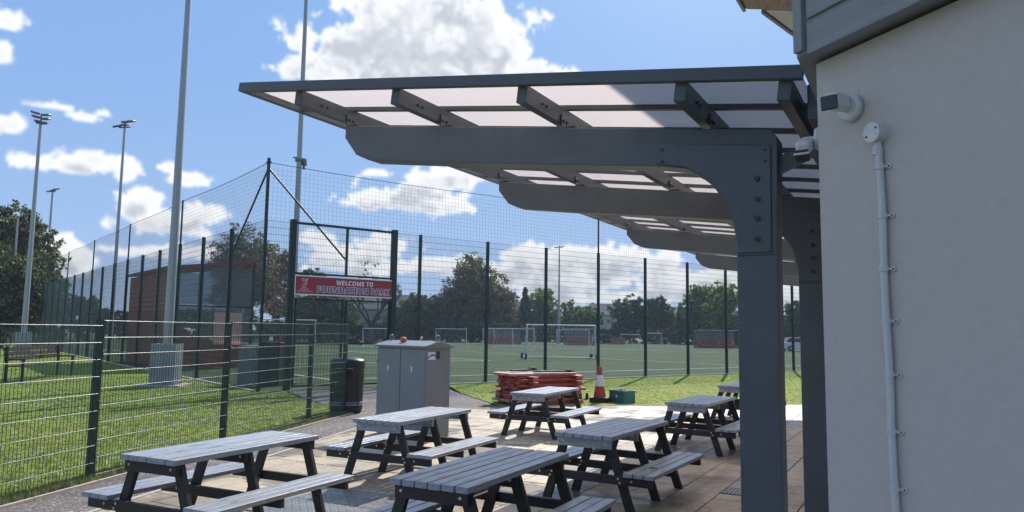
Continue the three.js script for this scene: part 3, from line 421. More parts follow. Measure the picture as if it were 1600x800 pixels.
{
  const f = tallFence('tall green mesh pitch fence with netting, running behind the lawn and red barriers', D1, tsR, [6, 11], [1], false);
  const turn = Math.atan2(D1.x, D1.z);
  const cp = part('corner_pole', [new THREE.CylinderGeometry(0.048, 0.055, 6.75, 12).translate(P0.x, 3.375, P0.z)], M.fence, f); part('bracket', box(0.16, 0.06, 0.06, P0.x, 6.62, P0.z), M.fence, cp);
  part('stay', rod(V3(P0.x, 6.45, P0.z), along(P0, D1, 2.5, 3.95), 0.028), M.fence, f);
  const l = tallFence('long tall green mesh fence with netting, receding behind the red shelter and floodlight masts', D2, tsL, [3, 6, 9, 12, 15, 18, 21, 24, 27, 30], [], true);
  part('stay', rod(V3(P0.x, 6.45, P0.z), along(P0, D2, 2.9, 4.1), 0.028), M.fence, l);
}
// gate frame with the welcome sign
{
  const g = thing('gate', 'tall dark green mesh gate frame under the red welcome sign', 'gate'), turn = Math.atan2(D1.x, D1.z), at = (t, y) => along(P0, D1, t, y);
  for (const t of [0.84, 4.22]) part('gate_post', rbox(0.17, 5.02, 0.17, 0, 2.51, 0, 0.008).rotateY(turn).translate(at(t).x - 0.02, 0, at(t).z + 0.01), M.fence, g);
  part('top_rail', beam(at(0.93, 4.93), at(4.13, 4.93), 0.06, 0.07), M.fence, g); part('middle_rail', beam(at(0.93, 3.43), at(4.13, 3.43), 0.06, 0.06), M.fence, g);
  part('upright', beam(at(2.55, 3.46), at(2.55, 4.89), 0.06, 0.06), M.fence, g);
  const panel = (t0, t1, y0, y1, host) => { const w = wires(); for (let t = t0 + 0.03; t < t1; t += 0.05) w.add(at(t, y0), at(t, y1), 0.003); for (let y = y0 + 0.05; y < y1; y += 0.2) w.add(at(t0, y), at(t1, y), 0.0045); return part('mesh_panel', w.geo(), M.wire, host); };
  panel(0.95, 2.52, 3.46, 4.9, g); panel(2.58, 4.12, 3.46, 4.9, g);
  for (const [t0, t1] of [[0.96, 2.5], [2.56, 4.1]]) { const lf = part('gate_leaf', [beam(at(t0 + 0.03, 0.08), at(t0 + 0.03, 2.7), 0.055, 0.055), beam(at(t1 - 0.03, 0.08), at(t1 - 0.03, 2.7), 0.055, 0.055), beam(at(t0 + 0.06, 2.67), at(t1 - 0.06, 2.67), 0.05, 0.05), beam(at(t0 + 0.06, 1.36), at(t1 - 0.06, 1.36), 0.05, 0.05), beam(at(t0 + 0.06, 0.12), at(t1 - 0.06, 0.12), 0.05, 0.05)], M.fence, g); panel(t0 + 0.06, t1 - 0.06, 0.15, 2.64, lf); }
  part('hinge', [0.5, 2.3].map((y) => box(0.05, 0.08, 0.12, at(0.93).x, y, at(0.93).z)), M.iron, g);
  // sign
  const W = 1024, Hh = 190, cv = document.createElement('canvas'); cv.width = W; cv.height = Hh; const x = cv.getContext('2d');
  x.fillStyle = '#f3eeee'; x.fillRect(0, 0, W, Hh); x.fillStyle = '#a23540'; x.fillRect(9, 9, W - 18, Hh - 18);
  x.strokeStyle = '#e9bfc0'; x.lineWidth = 7; x.beginPath(); x.arc(92, 104, 17, 0, 7); x.stroke(); x.beginPath(); x.moveTo(66, 36); x.lineTo(132, 36); x.moveTo(72, 54); x.lineTo(128, 54); x.moveTo(116, 30); x.lineTo(110, 76); x.moveTo(92, 76); x.lineTo(126, 76); x.stroke(); x.fillStyle = '#e3b4b6'; x.fillRect(52, 132, 90, 6); x.fillRect(26, 152, 158, 7);
  x.textAlign = 'center'; x.textBaseline = 'middle'; x.lineJoin = 'round';
  const fit = (s, size, w, cx, cy, fill, edge) => { x.font = 'bold ' + size + 'px sans-serif'; const k = w / x.measureText(s).width; x.save(); x.translate(cx, cy); x.scale(k, 1); if (edge) { x.strokeStyle = edge; x.lineWidth = 9; x.strokeText(s, 0, 0); } x.fillStyle = fill; x.fillText(s, 0, 0); x.restore(); };
  fit('WELCOME TO', 66, 395, 610, 56, '#f6e9ea'); fit('FOUNDATION PARK', 84, 770, 600, 130, '#22305e', '#f0e6ea');
  const ct = new THREE.CanvasTexture(cv); ct.colorSpace = THREE.SRGBColorSpace;
  const s = thing('welcome_sign', 'red banner sign reading WELCOME TO FOUNDATION PARK on the gate', 'sign');
  const c = at(2.53, 3.085), bd = part('board', new THREE.BoxGeometry(3.24, 0.57, 0.012).rotateY(turn + Math.PI / 2).translate(c.x, c.y, c.z).translate(-D1.z * 0.05 * -1, 0, D1.x * 0.05), M.white, s);
  const n = V3(-D1.z, 0, D1.x).multiplyScalar(1); const toCam = V3(-c.x, 0, -c.z); if (n.dot(toCam) < 0) n.negate();
  bd.geometry.dispose(); bd.geometry = new THREE.BoxGeometry(3.26, 0.585, 0.012); bd.position.copy(c).addScaledVector(n, 0.05); bd.rotation.y = Math.atan2(n.x, n.z);
  const pr = part('print', new THREE.PlaneGeometry(3.24, 0.57), std({ map: ct, roughness: 0.5 }), bd); pr.position.z = 0.009;
}

// ---------------------------------------------------------------- floodlight masts
function mast(label, x, z, h, r, heads, guard, turn = 0) {
  const m = thing('floodlight_mast', label, 'floodlight mast', [x, 0, z], turn, 'floodlight masts round the pitch');
  part('pole', [new THREE.CylinderGeometry(r * 0.5, r, h, 12).translate(0, h / 2, 0)], M.galv, m);
  part('base_flange', cyl(r * 2, r * 2, 0.05, 0, 0.03, 0, 12), M.galv, m);
  if (heads) { const w = Math.max(...heads.map((q) => Math.abs(q[0]))) * 0.8, hi = Math.max(...heads.map((q) => q[1])); part('crossarm', [beam(V3(-w, h, 0), V3(w, h, 0), 0.07, 0.07), beam(V3(0, h - 0.1, 0), V3(0, h + hi, 0), 0.08, 0.08)], M.lamp, m);
    for (const [lx, ly, lz, ry] of heads) { const l = part('floodlight', new RoundedBoxGeometry(0.42, 0.12, 0.40, 2, 0.04).rotateX(0.34).rotateY(ry).translate(lx, h + ly, lz), M.lamp, m); part('lens', new RoundedBoxGeometry(0.35, 0.02, 0.33, 1, 0.008).translate(0, -0.07, 0).rotateX(0.34).rotateY(ry).translate(lx, h + ly, lz), M.glassDark, l); } }
  if (guard) { const [gw, gh] = guard, ribs = [], gx = gw / 2 - 0.02; for (let k = 0; k < 9; k++) { const o = -gx + k * gx / 4; ribs.push(box(0.04, gh, 0.03, o, gh / 2, gw / 2 + 0.008), box(0.04, gh, 0.03, o, gh / 2, -gw / 2 - 0.008), box(0.03, gh, 0.04, gw / 2 + 0.008, gh / 2, o), box(0.03, gh, 0.04, -gw / 2 - 0.008, gh / 2, o)); } const gd = part('base_guard', [box(gw, gh - 0.03, gw, 0, gh / 2, 0)], M.ribbed, m); part('rib', ribs, M.ribbed, gd, true); part('plinth', box(gw + 0.5, 0.06, gw + 0.5, 0, 0.02, 0), M.kerb, m); }
  return m;
}
const H4 = [[-0.55, 0.1, 0.15, 0.1], [0.55, 0.1, 0.15, -0.1], [-0.3, 0.62, 0.1, 0], [0.35, 0.62, 0.1, 0]];
mast('tallest looking galvanised mast, ribbed guard round its foot, on the lawn', -20.32, -14.96, 15, 0.15, H4, [0.7, 1.28], 0.6);
{ const p = far(456, 25.5); const m = mast('galvanised mast behind the gate with a small camera clamped halfway up', p.x, p.z, 15, 0.115, H4, null, 1.0); const hy = heightAt(460, 250, 25.5); const cm = part('camera_clamp', [cyl(0.14, 0.14, 0.08, 0, hy, 0, 14), box(0.42, 0.04, 0.06, 0, hy + 0.07, 0), cyl(0.08, 0.10, 0.2, 0.18, hy - 0.04, 0, 12), cyl(0.04, 0.04, 0.12, 0.17, hy - 0.22, 0, 10)], M.lamp, m); cm.rotation.y = 0.2; }
mast('mast with fanned floodlights before the big dark tree, guard round its foot', -47.4, -25.1, 14.2, 0.17, [[-0.32, 0.62, 0.1, 0.5], [0.28, 0.58, 0.1, -0.5], [-0.26, 0.36, 0.15, 0.4], [0.26, 0.32, 0.12, -0.4], [-0.14, 0.1, 0.1, 0.2], [0.18, 0.06, 0.1, -0.2]], [0.8, 1.35], 1.1);
mast('slim mast with flat tilted floodlights behind the long fence', -44.5, -28.7, 14.5, 0.14, [[-0.45, 0.06, 0.15, -0.3], [0.05, 0.14, 0.1, 0.1], [0.12, 0.34, 0.1, 0.1], [0.5, 0.38, 0.05, 0.2]], null, 0.3);
mast('small distant mast with one flat floodlight cluster beside the big dark tree', -73.1, -40.3, 14.6, 0.17, [[-0.4, 0.06, 0, 0], [0.05, 0.14, 0, 0], [0.45, 0.24, 0, 0]], null, 0.2);
mast('distant mast with a wide head against the white cloud bank', -49, -103.5, 14.8, 0.2, [[-0.8, 0.1, 0, 0], [0.8, 0.1, 0, 0], [0, 0.2, 0, 0]], null, -0.4);
mast('distant mast standing before the copper coloured tree', -74.7, -114.1, 14.8, 0.2, [[-0.8, 0.1, 0, 0], [0.8, 0.1, 0, 0]], null, -0.5);
{ const p = far(14, 70); const m = thing('lamp_post', 'slender grey lamp post in front of the big dark tree', 'lamp post', [p.x, 0, p.z]); part('pole', new THREE.CylinderGeometry(0.06, 0.11, 10.2, 10).translate(0, 5.1, 0), M.galv, m); part('arm', rod(V3(0, 10.2, 0), V3(0.9, 10.35, 0.1), 0.04), M.galv, m); part('lantern', rbox(0.55, 0.1, 0.22, 1.1, 10.35, 0.1, 0.02), M.lamp, m); }

// ---------------------------------------------------------------- shelter behind the fence
{
  const o = along(along(P0, D2, 13.6), D1, 0.9), s = thing('spectator_shelter', 'dark red timber shelter with glazed side behind the long mesh fence', 'shelter', [o.x, 0, o.z], Math.atan2(D2.x, D2.z) - Math.PI / 2);
  // local x runs along the back wall (away from the gate), local z towards the viewer, so the depth goes to -z
  const L = 7.6, D = 3.7, h0 = 4.3, h1 = 4.85;
  for (let k = 0; k < 18; k++) part('plank', rbox(L, 0.23, 0.03, L / 2, 0.12 + k * 0.237, 0, 0.004), M.shed, s);
  const side = new THREE.Shape([[0, 0], [-D, 0], [-D, 1.0], [-1.1, 1.35], [-0.25, 2.0], [0, 2.0]].map(([a, b]) => new THREE.Vector2(a, b)));
  part('side_wall', new THREE.ExtrudeGeometry(side, { depth: 0.05, bevelEnabled: false }).rotateY(Math.PI / 2).translate(-0.02, 0, 0.02), M.shed, s);
  part('roof', beam(V3(L / 2 - 0.1, h0 + 0.06, -0.25), V3(L / 2 - 0.1, h1 + 0.06, D + 0.15), L + 0.5, 0.12), M.shed, s);
  for (const [z, hh] of [[0.05, h0], [1.25, 4.45], [D - 0.05, h1]]) part('post', box(0.09, hh, 0.09, 0, hh / 2, z), M.darkWood, s);
  part('rail', [box(0.06, 0.07, D, 0, 2.75, D / 2)], M.darkWood, s);
  for (const [z0, z1, y0, y1] of [[0.1, 1.2, 1.75, 2.72], [1.3, 3.6, 1.3, 2.72], [0.1, 1.2, 2.8, 4.2], [1.3, 3.6, 2.8, 4.5]]) part('pane', box(0.012, y1 - y0, z1 - z0, 0, (y0 + y1) / 2, (z0 + z1) / 2), M.pane, s);
  part('notice_panel', box(0.03, 1.45, 1.25, -0.09, 1.75, 2.55), M.pinkPanel, s);
  part('bench', [box(L - 0.4, 0.06, 0.4, L / 2, 0.48, 0.6)], M.darkWood, s); part('bench_front', box(L - 0.4, 0.42, 0.05, L / 2, 0.22, 0.45), M.darkWood, s);
}
// grey ribbed utility box and dark locker at the fence foot beside the gate
{ const p = along(P0, D2, 2.4), o = thing('utility_box', 'grey ribbed utility box at the foot of the fence near the gate', 'box', [p.x - 0.1, 0, p.z - 0.9], 0.4), ribs = []; for (let k = 0; k < 7; k++) ribs.push(box(0.035, 1.2, 0.03, -0.27 + k * 0.09, 0.6, 0.31)); part('body', rbox(0.62, 1.24, 0.6, 0, 0.62, 0, 0.01), M.ribbed, o); part('rib', ribs, M.ribbed, o, true);
  const q = thing('storage_locker', 'dark storage locker with a red handle inside the fence near the gate', 'locker', [p.x + 0.75, 0, p.z - 1.0], 0.4); part('body', rbox(0.62, 1.3, 0.55, 0, 0.65, 0, 0.015), M.binBlack, q); part('lid', rbox(0.66, 0.05, 0.6, 0, 1.33, 0, 0.012), M.binBlack, q); part('handle', rbox(0.1, 0.28, 0.05, 0.25, 1.4, 0.1, 0.015), M.red, q); }

// ---------------------------------------------------------------- bench on the lawn
{ const a = G(18, 598), b = G(106, 586), c = a.clone().add(b).multiplyScalar(0.5), d = b.clone().sub(a), o = thing('park_bench', 'dark wooden park bench standing on the lawn behind the low fence', 'bench', [c.x, 0, c.z], -Math.atan2(d.z, d.x)), L = d.length() * 0.96;
  for (let k = 0; k < 3; k++) { part('seat_slat', rbox(L, 0.045, 0.12, 0, 0.5, -0.16 + k * 0.145, 0.006), M.darkWood, o); }
  for (let k = 0; k < 3; k++) part('back_slat', rbox(L, 0.13, 0.035, 0, 0.72 + k * 0.15, -0.3 - k * 0.02, 0.006), M.darkWood, o);
  for (const s of [-1, 1]) { part('leg', box(0.08, 1.1, 0.07, s * (L / 2 - 0.12), 0.55, -0.28), M.darkWood, o); part('leg', box(0.08, 0.68, 0.07, s * (L / 2 - 0.12), 0.34, 0.2), M.darkWood, o); part('armrest', rbox(0.09, 0.05, 0.6, s * (L / 2 - 0.12), 0.7, -0.03, 0.01), M.darkWood, o); } }

// ---------------------------------------------------------------- electrical cabinet
{
  const A = V3(-8.49, 0, -10.47), B = V3(-7.29, 0, -10.24), w = 1.22, d = 0.58, o = thing('electrical_cabinet', 'grey galvanised electrical cabinet with two doors and a sloped lid', 'cabinet', [(A.x + B.x) / 2, 0, (A.z + B.z) / 2], -Math.atan2(B.z - A.z, B.x - A.x));
  part('body', rbox(w, 1.5, d, 0, 0.76, -d / 2, 0.006), M.cabinet, o);
  for (const s of [-1, 1]) { const dr = part('door', rbox(w / 2 - 0.016, 1.42, 0.016, s * (w / 4), 0.77, 0.008, 0.004), M.cabinet, o); part('lock', rbox(0.035, 0.10, 0.012, s > 0 ? 0.29 : -0.31, 1.14, 0.022, 0.004), M.white, dr); part('hinge', [0.3, 1.25].map((y) => cyl(0.01, 0.01, 0.07, s * (w / 2 - 0.008), y, 0.018, 8)), M.cabinet, dr); }
  const s = new THREE.Shape([[0.06, 0], [0.06, 0.025], [-d / 2, 0.105], [-d - 0.05, 0.025], [-d - 0.05, 0]].map(([a, b]) => new THREE.Vector2(a, b)));
  part('lid', new THREE.ExtrudeGeometry(s, { depth: w + 0.10, bevelEnabled: true, bevelSize: 0.003, bevelThickness: 0.003, bevelSegments: 1 }).rotateY(-Math.PI / 2).translate(w / 2 + 0.05, 1.51, 0), M.cabinet, o);
  for (const k of [-1, 1]) part('lifting_eye', [new THREE.TorusGeometry(0.042, 0.013, 8, 20).rotateY(Math.PI / 2).translate(k * (w / 2 - 0.02), 1.665, -d / 2), box(0.03, 0.05, 0.07, k * (w / 2 - 0.02), 1.62, -d / 2)], M.cabinet, o);
  const cv = document.createElement('canvas'); cv.width = 128; cv.height = 96; const x = cv.getContext('2d'); x.fillStyle = '#e4edf4'; x.fillRect(0, 0, 128, 96); x.fillStyle = '#3f86c8'; x.beginPath(); x.moveTo(0, 62); x.quadraticCurveTo(60, 8, 128, 34); x.lineTo(128, 58); x.quadraticCurveTo(60, 36, 0, 88); x.fill(); const ct = new THREE.CanvasTexture(cv); ct.colorSpace = THREE.SRGBColorSpace;
  const st = part('sticker', new THREE.PlaneGeometry(0.17, 0.13), std({ map: ct, roughness: 0.4 }), o); st.rotation.y = Math.PI / 2; st.position.set(w / 2 + 0.004, 1.37, -0.13); part('plate', box(0.004, 0.13, 0.08, w / 2 + 0.004, 1.38, -0.28), M.iron, o);
  part('plinth', box(w - 0.06, 0.04, d - 0.06, 0, 0.01, -d / 2), M.kerb, o);
  const bl = thing('orange_ball', 'crumpled small orange ball lying on the cabinet lid', 'ball', [-8.0, 1.63, -10.55]); { const g = new THREE.IcosahedronGeometry(0.055, 3), p = g.attributes.position; for (let i = 0; i < p.count; i++) { const k = 0.82 + 0.4 * fbm(p.getX(i) * 30 + 4, p.getY(i) * 30 + p.getZ(i) * 22, 2); p.setXYZ(i, p.getX(i) * k, p.getY(i) * k * 0.9, p.getZ(i) * k); } g.computeVertexNormals(); part('skin', g, M.orange, bl); part('valve', cyl(0.008, 0.008, 0.01, 0, 0.05, 0, 8), M.rubber, bl); }
}
// ---------------------------------------------------------------- litter bin
{
  const p = G(541, 645), o = thing('litter_bin', 'black rounded litter bin with side openings at the fence end', 'litter bin', [p.x - 0.12, 0, p.z - 0.12], 0.5), lath = (pts, n = 40) => new THREE.LatheGeometry(pts.map(([a, b]) => new THREE.Vector2(a, b)), n).scale(1.22, 1, 1);
  part('body', lath([[0, 0], [0.27, 0], [0.275, 0.03], [0.29, 0.06], [0.30, 0.5], [0.31, 0.9], [0.30, 0.94]]), M.binBlack, o);
  part('hood', lath([[0.30, 0.94], [0.315, 0.96], [0.315, 1.08], [0.29, 1.14], [0.2, 1.175], [0, 1.19]]), M.binBlack, o);
  for (const a of [0, Math.PI]) { const g = new RoundedBoxGeometry(0.34, 0.17, 0.06, 2, 0.02).translate(0, 0.86, 0.29).rotateY(a); part('opening', g, M.rubber, o); part('surround', [box(0.38, 0.015, 0.03, 0, 0.955, 0.305).rotateY(a)], M.galv, o); }
  part('band', lath([[0.296, 0.16], [0.302, 0.165], [0.302, 0.18], [0.297, 0.185]]), M.galv, o); part('band', lath([[0.296, 0.21], [0.302, 0.215], [0.302, 0.225], [0.297, 0.23]]), M.galv, o);
  part('seam', [0.9, 2.2, 4.0, 5.4].map((a) => box(0.012, 0.7, 0.012, Math.sin(a) * 0.305 * 1.22, 0.5, Math.cos(a) * 0.305)), M.rubber, o);
}
// ---------------------------------------------------------------- red barriers stacked flat, cone, crate
{
  const c = G(843, 629), dir = G(905, 627).sub(G(780, 634)), turn = -Math.atan2(dir.z, dir.x), r = rng(77);
  const sh = new THREE.Shape(); { const w = 1.0, h = 0.5; sh.moveTo(-w, -h); sh.lineTo(w, -h); sh.lineTo(w, h - 0.1); sh.quadraticCurveTo(w, h, w - 0.1, h); sh.lineTo(-w + 0.1, h); sh.quadraticCurveTo(-w, h, -w, h - 0.1); sh.closePath(); for (let k = 0; k < 9; k++) { const x = -0.84 + k * 0.187; const q = new THREE.Path(); q.moveTo(x, -0.36); q.lineTo(x + 0.09, -0.36); q.lineTo(x + 0.09, 0.18); q.lineTo(x, 0.18); q.closePath(); sh.holes.push(q); } }
  const panel = new THREE.ExtrudeGeometry(sh, { depth: 0.042, bevelEnabled: true, bevelSize: 0.008, bevelThickness: 0.008, bevelSegments: 1 }).rotateX(-Math.PI / 2);
  const mats = [M.redFaded, M.red, M.redPale]; let y = 0.012;
  for (let k = 0; k < 12; k++) {
    const last = k === 11, label = last ? 'palest red plastic barrier lying on top of the stack' : k === 0 ? 'red plastic barrier at the bottom of the stack, on the grass' : 'red plastic barrier, ' + ['second', 'third', 'fourth', 'fifth', 'sixth', 'seventh', 'eighth', 'ninth', 'tenth', 'eleventh'][k - 1] + ' from the bottom of the stack';
    const o = thing('plastic_barrier', label, 'barrier', [c.x + (r() - 0.5) * 0.22, y, c.z + (r() - 0.5) * 0.16], turn + (r() - 0.5) * 0.09 + (k % 2) * Math.PI, 'stacked red plastic barriers');
    const m = last ? M.redPale : mats[Math.floor(r() * 3)]; part('panel', panel, m, o); part('reflective_strip', rbox(1.7, 0.006, 0.12, 0, 0.053, -0.31, 0.002), k % 2 ? M.whiteBoard : M.redPale, o);
    for (const s of [-1, 1]) { part('hook', [cyl(0.04, 0.04, 0.06, s * 1.05, 0.028, -0.2, 12), box(0.09, 0.04, 0.05, s * 1.02, 0.026, 0.22)], m, o); part('foot', rbox(0.16, 0.05, 0.40, s * 0.7, 0.027, 0.60, 0.012), last ? M.rubber : m, o); }
    y += 0.064;
  }
  for (const [dx, dz, ry, n] of [[-0.5, -0.05, 0.35, 'dark timber plank lying across the barrier stack, pointing at the cabinet'], [0.45, 0.1, -0.25, 'dark timber plank lying across the barrier stack, pointing at the cone']]) { const p = thing('timber_plank', n, 'plank', [c.x + dx, y + 0.002, c.z + dz], turn + ry, 'planks on the barrier stack'); part('board', rbox(1.1, 0.035, 0.12, 0, 0.025, 0, 0.004), M.darkWood, p); part('batten', rbox(0.1, 0.03, 0.2, 0.4, 0.057, 0, 0.004), M.darkWood, p); }
}
{
  const p = G(937, 628), o = thing('traffic_cone', 'red and white traffic cone on a black base beside the barriers', 'traffic cone', [p.x, 0, p.z], 0.3);
  part('base', [rbox(0.56, 0.13, 0.50, 0, 0.065, 0, 0.02)], M.rubber, o); o.scale.set(0.88, 0.97, 0.88);
  const ln = (pts, m, n) => part(n, new THREE.LatheGeometry(pts.map(([a, b]) => new THREE.Vector2(a, b)), 28), m, o);
  ln([[0.185, 0.13], [0.18, 0.15], [0.135, 0.42]], M.red, 'skirt'); ln([[0.137, 0.42], [0.139, 0.425], [0.088, 0.715], [0.086, 0.72]], M.white, 'reflective_sleeve'); ln([[0.086, 0.72], [0.062, 0.90], [0.06, 0.93], [0.045, 0.95], [0.03, 0.95], [0.03, 0.80]], M.red, 'tip');
  const q = G(970, 629.5), c = thing('plastic_crate', 'teal green plastic crate of oddments on the grass beside the cone', 'crate', [q.x, 0, q.z - 0.1], -0.5), w = 0.56, d = 0.38, h = 0.31;
  for (const [a, b, x, z] of [[w, 0.02, 0, d / 2], [w, 0.02, 0, -d / 2], [0.02, d - 0.02, w / 2, 0], [0.02, d - 0.02, -w / 2, 0]]) part('side', rbox(a, h, b, x, h / 2, z, 0.004), M.crate, c);
  part('bottom', box(w - 0.02, 0.015, d - 0.02, 0, 0.012, 0), M.crate, c); part('rim', [rbox(w + 0.03, 0.03, 0.03, 0, h, d / 2 + 0.01), rbox(w + 0.03, 0.03, 0.03, 0, h, -d / 2 - 0.01), rbox(0.03, 0.03, d, w / 2 + 0.01, h, 0), rbox(0.03, 0.03, d, -w / 2 - 0.01, h, 0)], M.crate, c);
  part('rib', [-0.2, -0.07, 0.07, 0.2].map((x) => box(0.02, h - 0.04, 0.012, x, h / 2, d / 2 + 0.014)), M.crate, c); part('label', box(0.08, 0.06, 0.004, 0.02, 0.17, d / 2 + 0.012), M.conduit, c);
  const r = rng(5); for (let k = 0; k < 5; k++) { const b = thing('plastic_bottle', 'white plastic bottle poking out of the teal crate', 'bottle', [q.x + (r() - 0.5) * 0.3, 0.06, q.z - 0.1 + (r() - 0.5) * 0.18], r() * 3, 'bottles in the teal crate'); const g = new THREE.LatheGeometry([[0, 0], [0.034, 0], [0.036, 0.02], [0.036, 0.2], [0.014, 0.25], [0.014, 0.27]].map(([a, e]) => new THREE.Vector2(a, e)), 14); part('body', g, M.white, b); part('cap', cyl(0.016, 0.016, 0.025, 0, 0.28, 0, 12), M.conduit, b); b.rotation.z = (r() - 0.5) * 0.5; }
  for (const [px, n] of [[907, 'short black rubber peg standing on the grass by the barriers'], [917, 'short black rubber peg standing on the grass by the cone']]) { const k = G(px, 624), g = thing('rubber_peg', n, 'peg', [k.x, 0, k.z], 0, 'rubber pegs by the barriers'); part('stem', cyl(0.035, 0.045, 0.16, 0, 0.09, 0, 12), M.rubber, g); part('foot', cyl(0.09, 0.1, 0.025, 0, 0.012, 0, 14), M.rubber, g); }
}

// ---------------------------------------------------------------- goals and team shelters on the pitch
function goal(label, p, w, h, turn, wheels) {
  const o = thing('football_goal', label, 'goal', [p.x, 0, p.z], turn, 'portable goals on the pitch'), d = h * 0.75, r = wheels ? 0.05 : 0.036;
  for (const s of [-1, 1]) { part('post', rod(V3(s * w / 2, 0, 0), V3(s * w / 2, h, 0), r), M.white, o); part('side_bar', [rod(V3(s * w / 2, 0.06, 0), V3(s * w / 2, 0.06, -d), r * 0.8), rod(V3(s * w / 2, h, 0), V3(s * w / 2, 0.06, -d), r * 0.5)], M.white, o); if (wheels) part('wheel', [0.25, -d + 0.1].map((z) => new THREE.CylinderGeometry(0.2, 0.2, 0.12, 16).rotateZ(Math.PI / 2).translate(s * (w / 2 + 0.1), 0.2, z)), M.rubber, o); }
  part('crossbar', rod(V3(-w / 2 - 0.04, h, 0), V3(w / 2 + 0.04, h, 0), r), M.white, o); part('back_bar', rod(V3(-w / 2, 0.06, -d), V3(w / 2, 0.06, -d), r * 0.8), M.white, o);
  const n = wires(), st = 0.24; for (let x = -w / 2; x <= w / 2; x += st) n.add(V3(x, h, 0), V3(x, 0.06, -d), 0.004); for (let k = 0; k < h / st; k++) { const f = k * st / h; n.add(V3(-w / 2, h * (1 - f), -d * f), V3(w / 2, h * (1 - f), -d * f), 0.004); } part('net', n.geo(), M.conduit, o);
}
const face = (a, b) => -Math.atan2(b.z - a.z, b.x - a.x);
{ const a = G(823, 561), b = G(930, 562); goal('nearest white portable goal on wheels, seen through the fence beside the tall net pole', a.clone().add(b).multiplyScalar(0.5), a.distanceTo(b), 2.25, face(a, b), true); }
{ const L = [[705, 88, 3.6, 2.0, 0.5, 'small white goal before the dark hedge, next to the grey cabinet'], [778, 92, 3.7, 2.1, 0.35, 'small white goal before the copper coloured tree'], [592, 78, 3.2, 1.9, 0.6, 'small white goal below the bare tree'], [803, 84, 4.6, 2.1, 0.3, 'white goal partly behind the nearest wheeled goal'], [1020, 100, 2.2, 1.8, 0.1, 'narrow white goal below the dark round tree'], [985, 118, 3.0, 1.6, 0.2, 'lowest white goal, beside the parked dark cars'], [425, 46, 5.0, 2.3, 0.9, 'white goal seen between the fence corner and the gate post'], [895, 96, 4.2, 2.1, 0.25, 'white goal in front of the red seated shelter']]; for (const [px, d, w, h, t, lab] of L) goal(lab, far(px, d), w, h, t, false); }
function teamShelter(label, a, b, h) {
  const w = a.distanceTo(b), c = a.clone().add(b).multiplyScalar(0.5), o = thing('team_shelter', label, 'shelter', [c.x, 0, c.z], face(a, b), 'team shelters at the far touchline');
  part('back', box(w, h, 0.06, 0, h / 2, -1.1), M.pane, o); part('roof', beam(V3(0, h + 0.02, -1.15), V3(0, h + 0.12, 0.25), w + 0.1, 0.06), M.conduit, o);
  for (const s of [-1, 0, 1]) part('frame', [box(0.07, h, 0.07, s * w / 2, h / 2, -1.1), box(0.07, h + 0.08, 0.07, s * w / 2, h / 2 + 0.04, 0.1), box(0.06, 0.06, 1.2, s * w / 2, h, -0.5)], M.steelDark, o);
  const n = Math.floor(w / 0.6); for (let k = 0; k < n; k++) part('seat', [rbox(0.46, 0.07, 0.42, -w / 2 + 0.4 + k * (w - 0.6) / n, 0.5, -0.6, 0.02), rbox(0.46, 0.45, 0.06, -w / 2 + 0.4 + k * (w - 0.6) / n, 0.78, -0.85, 0.02)], M.red, o);
  part('kick_board', box(w, 0.3, 0.04, 0, 0.2, 0.12), M.red, o); part('plinth', box(w, 0.12, 1.2, 0, 0.05, -0.5), M.iron, o);
}
{ const A = far(1091, 101), B = far(1153, 104); teamShelter('team shelter with a row of red seats below the yellow green trees', A, B, 2.2); const C = far(888, 104), D = far(930, 106); teamShelter('team shelter with red seats behind the nearest goal', C, D, 2.2); const E = far(762, 105), F = far(815, 106); teamShelter('team shelter with red seats below the pink brick house', E, F, 2.1); }
{ const p = far(965, 112), o = thing('advert_board', 'small red advertising board beside the parked cars', 'board', [p.x, 0, p.z], 0.3); part('face', box(2.2, 1.0, 0.05, 0, 0.62, 0), M.redFaded, o); for (const s of [-1, 1]) part('leg', box(0.06, 1.1, 0.06, s * 0.9, 0.55, -0.06), M.iron, o); }
// parked cars far behind the pitch
function car(label, p, turn, paint) {
  const o = thing('parked_car', label, 'car', [p.x, 0, p.z], turn, 'cars parked beyond the pitch'), low = new THREE.Shape([[-2.1, 0.32], [2.1, 0.32], [2.15, 0.6], [2.05, 0.86], [1.1, 0.95], [-1.9, 0.98], [-2.15, 0.8]].map(([x, y]) => new THREE.Vector2(x, y))), cab = new THREE.Shape([[-1.8, 0.96], [1.0, 0.95], [0.35, 1.44], [-1.2, 1.48]].map(([x, y]) => new THREE.Vector2(x, y)));
  part('body', new THREE.ExtrudeGeometry(low, { depth: 1.6, bevelEnabled: true, bevelSize: 0.06, bevelThickness: 0.06, bevelSegments: 2 }).translate(0, 0, -0.8), paint, o); part('glasshouse', new THREE.ExtrudeGeometry(cab, { depth: 1.36, bevelEnabled: true, bevelSize: 0.04, bevelThickness: 0.06, bevelSegments: 2 }).translate(0, 0, -0.68), M.glassDark, o); part('roof', rbox(1.5, 0.05, 1.3, -0.42, 1.51, 0, 0.02), paint, o);
  for (const x of [-1.3, 1.35]) for (const z of [-0.82, 0.82]) { const w = part('wheel', new THREE.CylinderGeometry(0.32, 0.32, 0.2, 18).rotateX(Math.PI / 2).translate(x, 0.32, z), M.rubber, o); part('rim', new THREE.CylinderGeometry(0.2, 0.2, 0.22, 14).rotateX(Math.PI / 2).translate(x, 0.32, z), M.galv, w); }
  for (const z of [-0.6, 0.6]) part('headlight', rbox(0.08, 0.14, 0.34, 2.14, 0.72, z, 0.02), M.white, o);
}
car('black parked car beyond the pitch beside the red advertising board', far(953, 122), 0.3, std({ color: lin(0.012, 0.013, 0.015), roughness: 0.25 }));
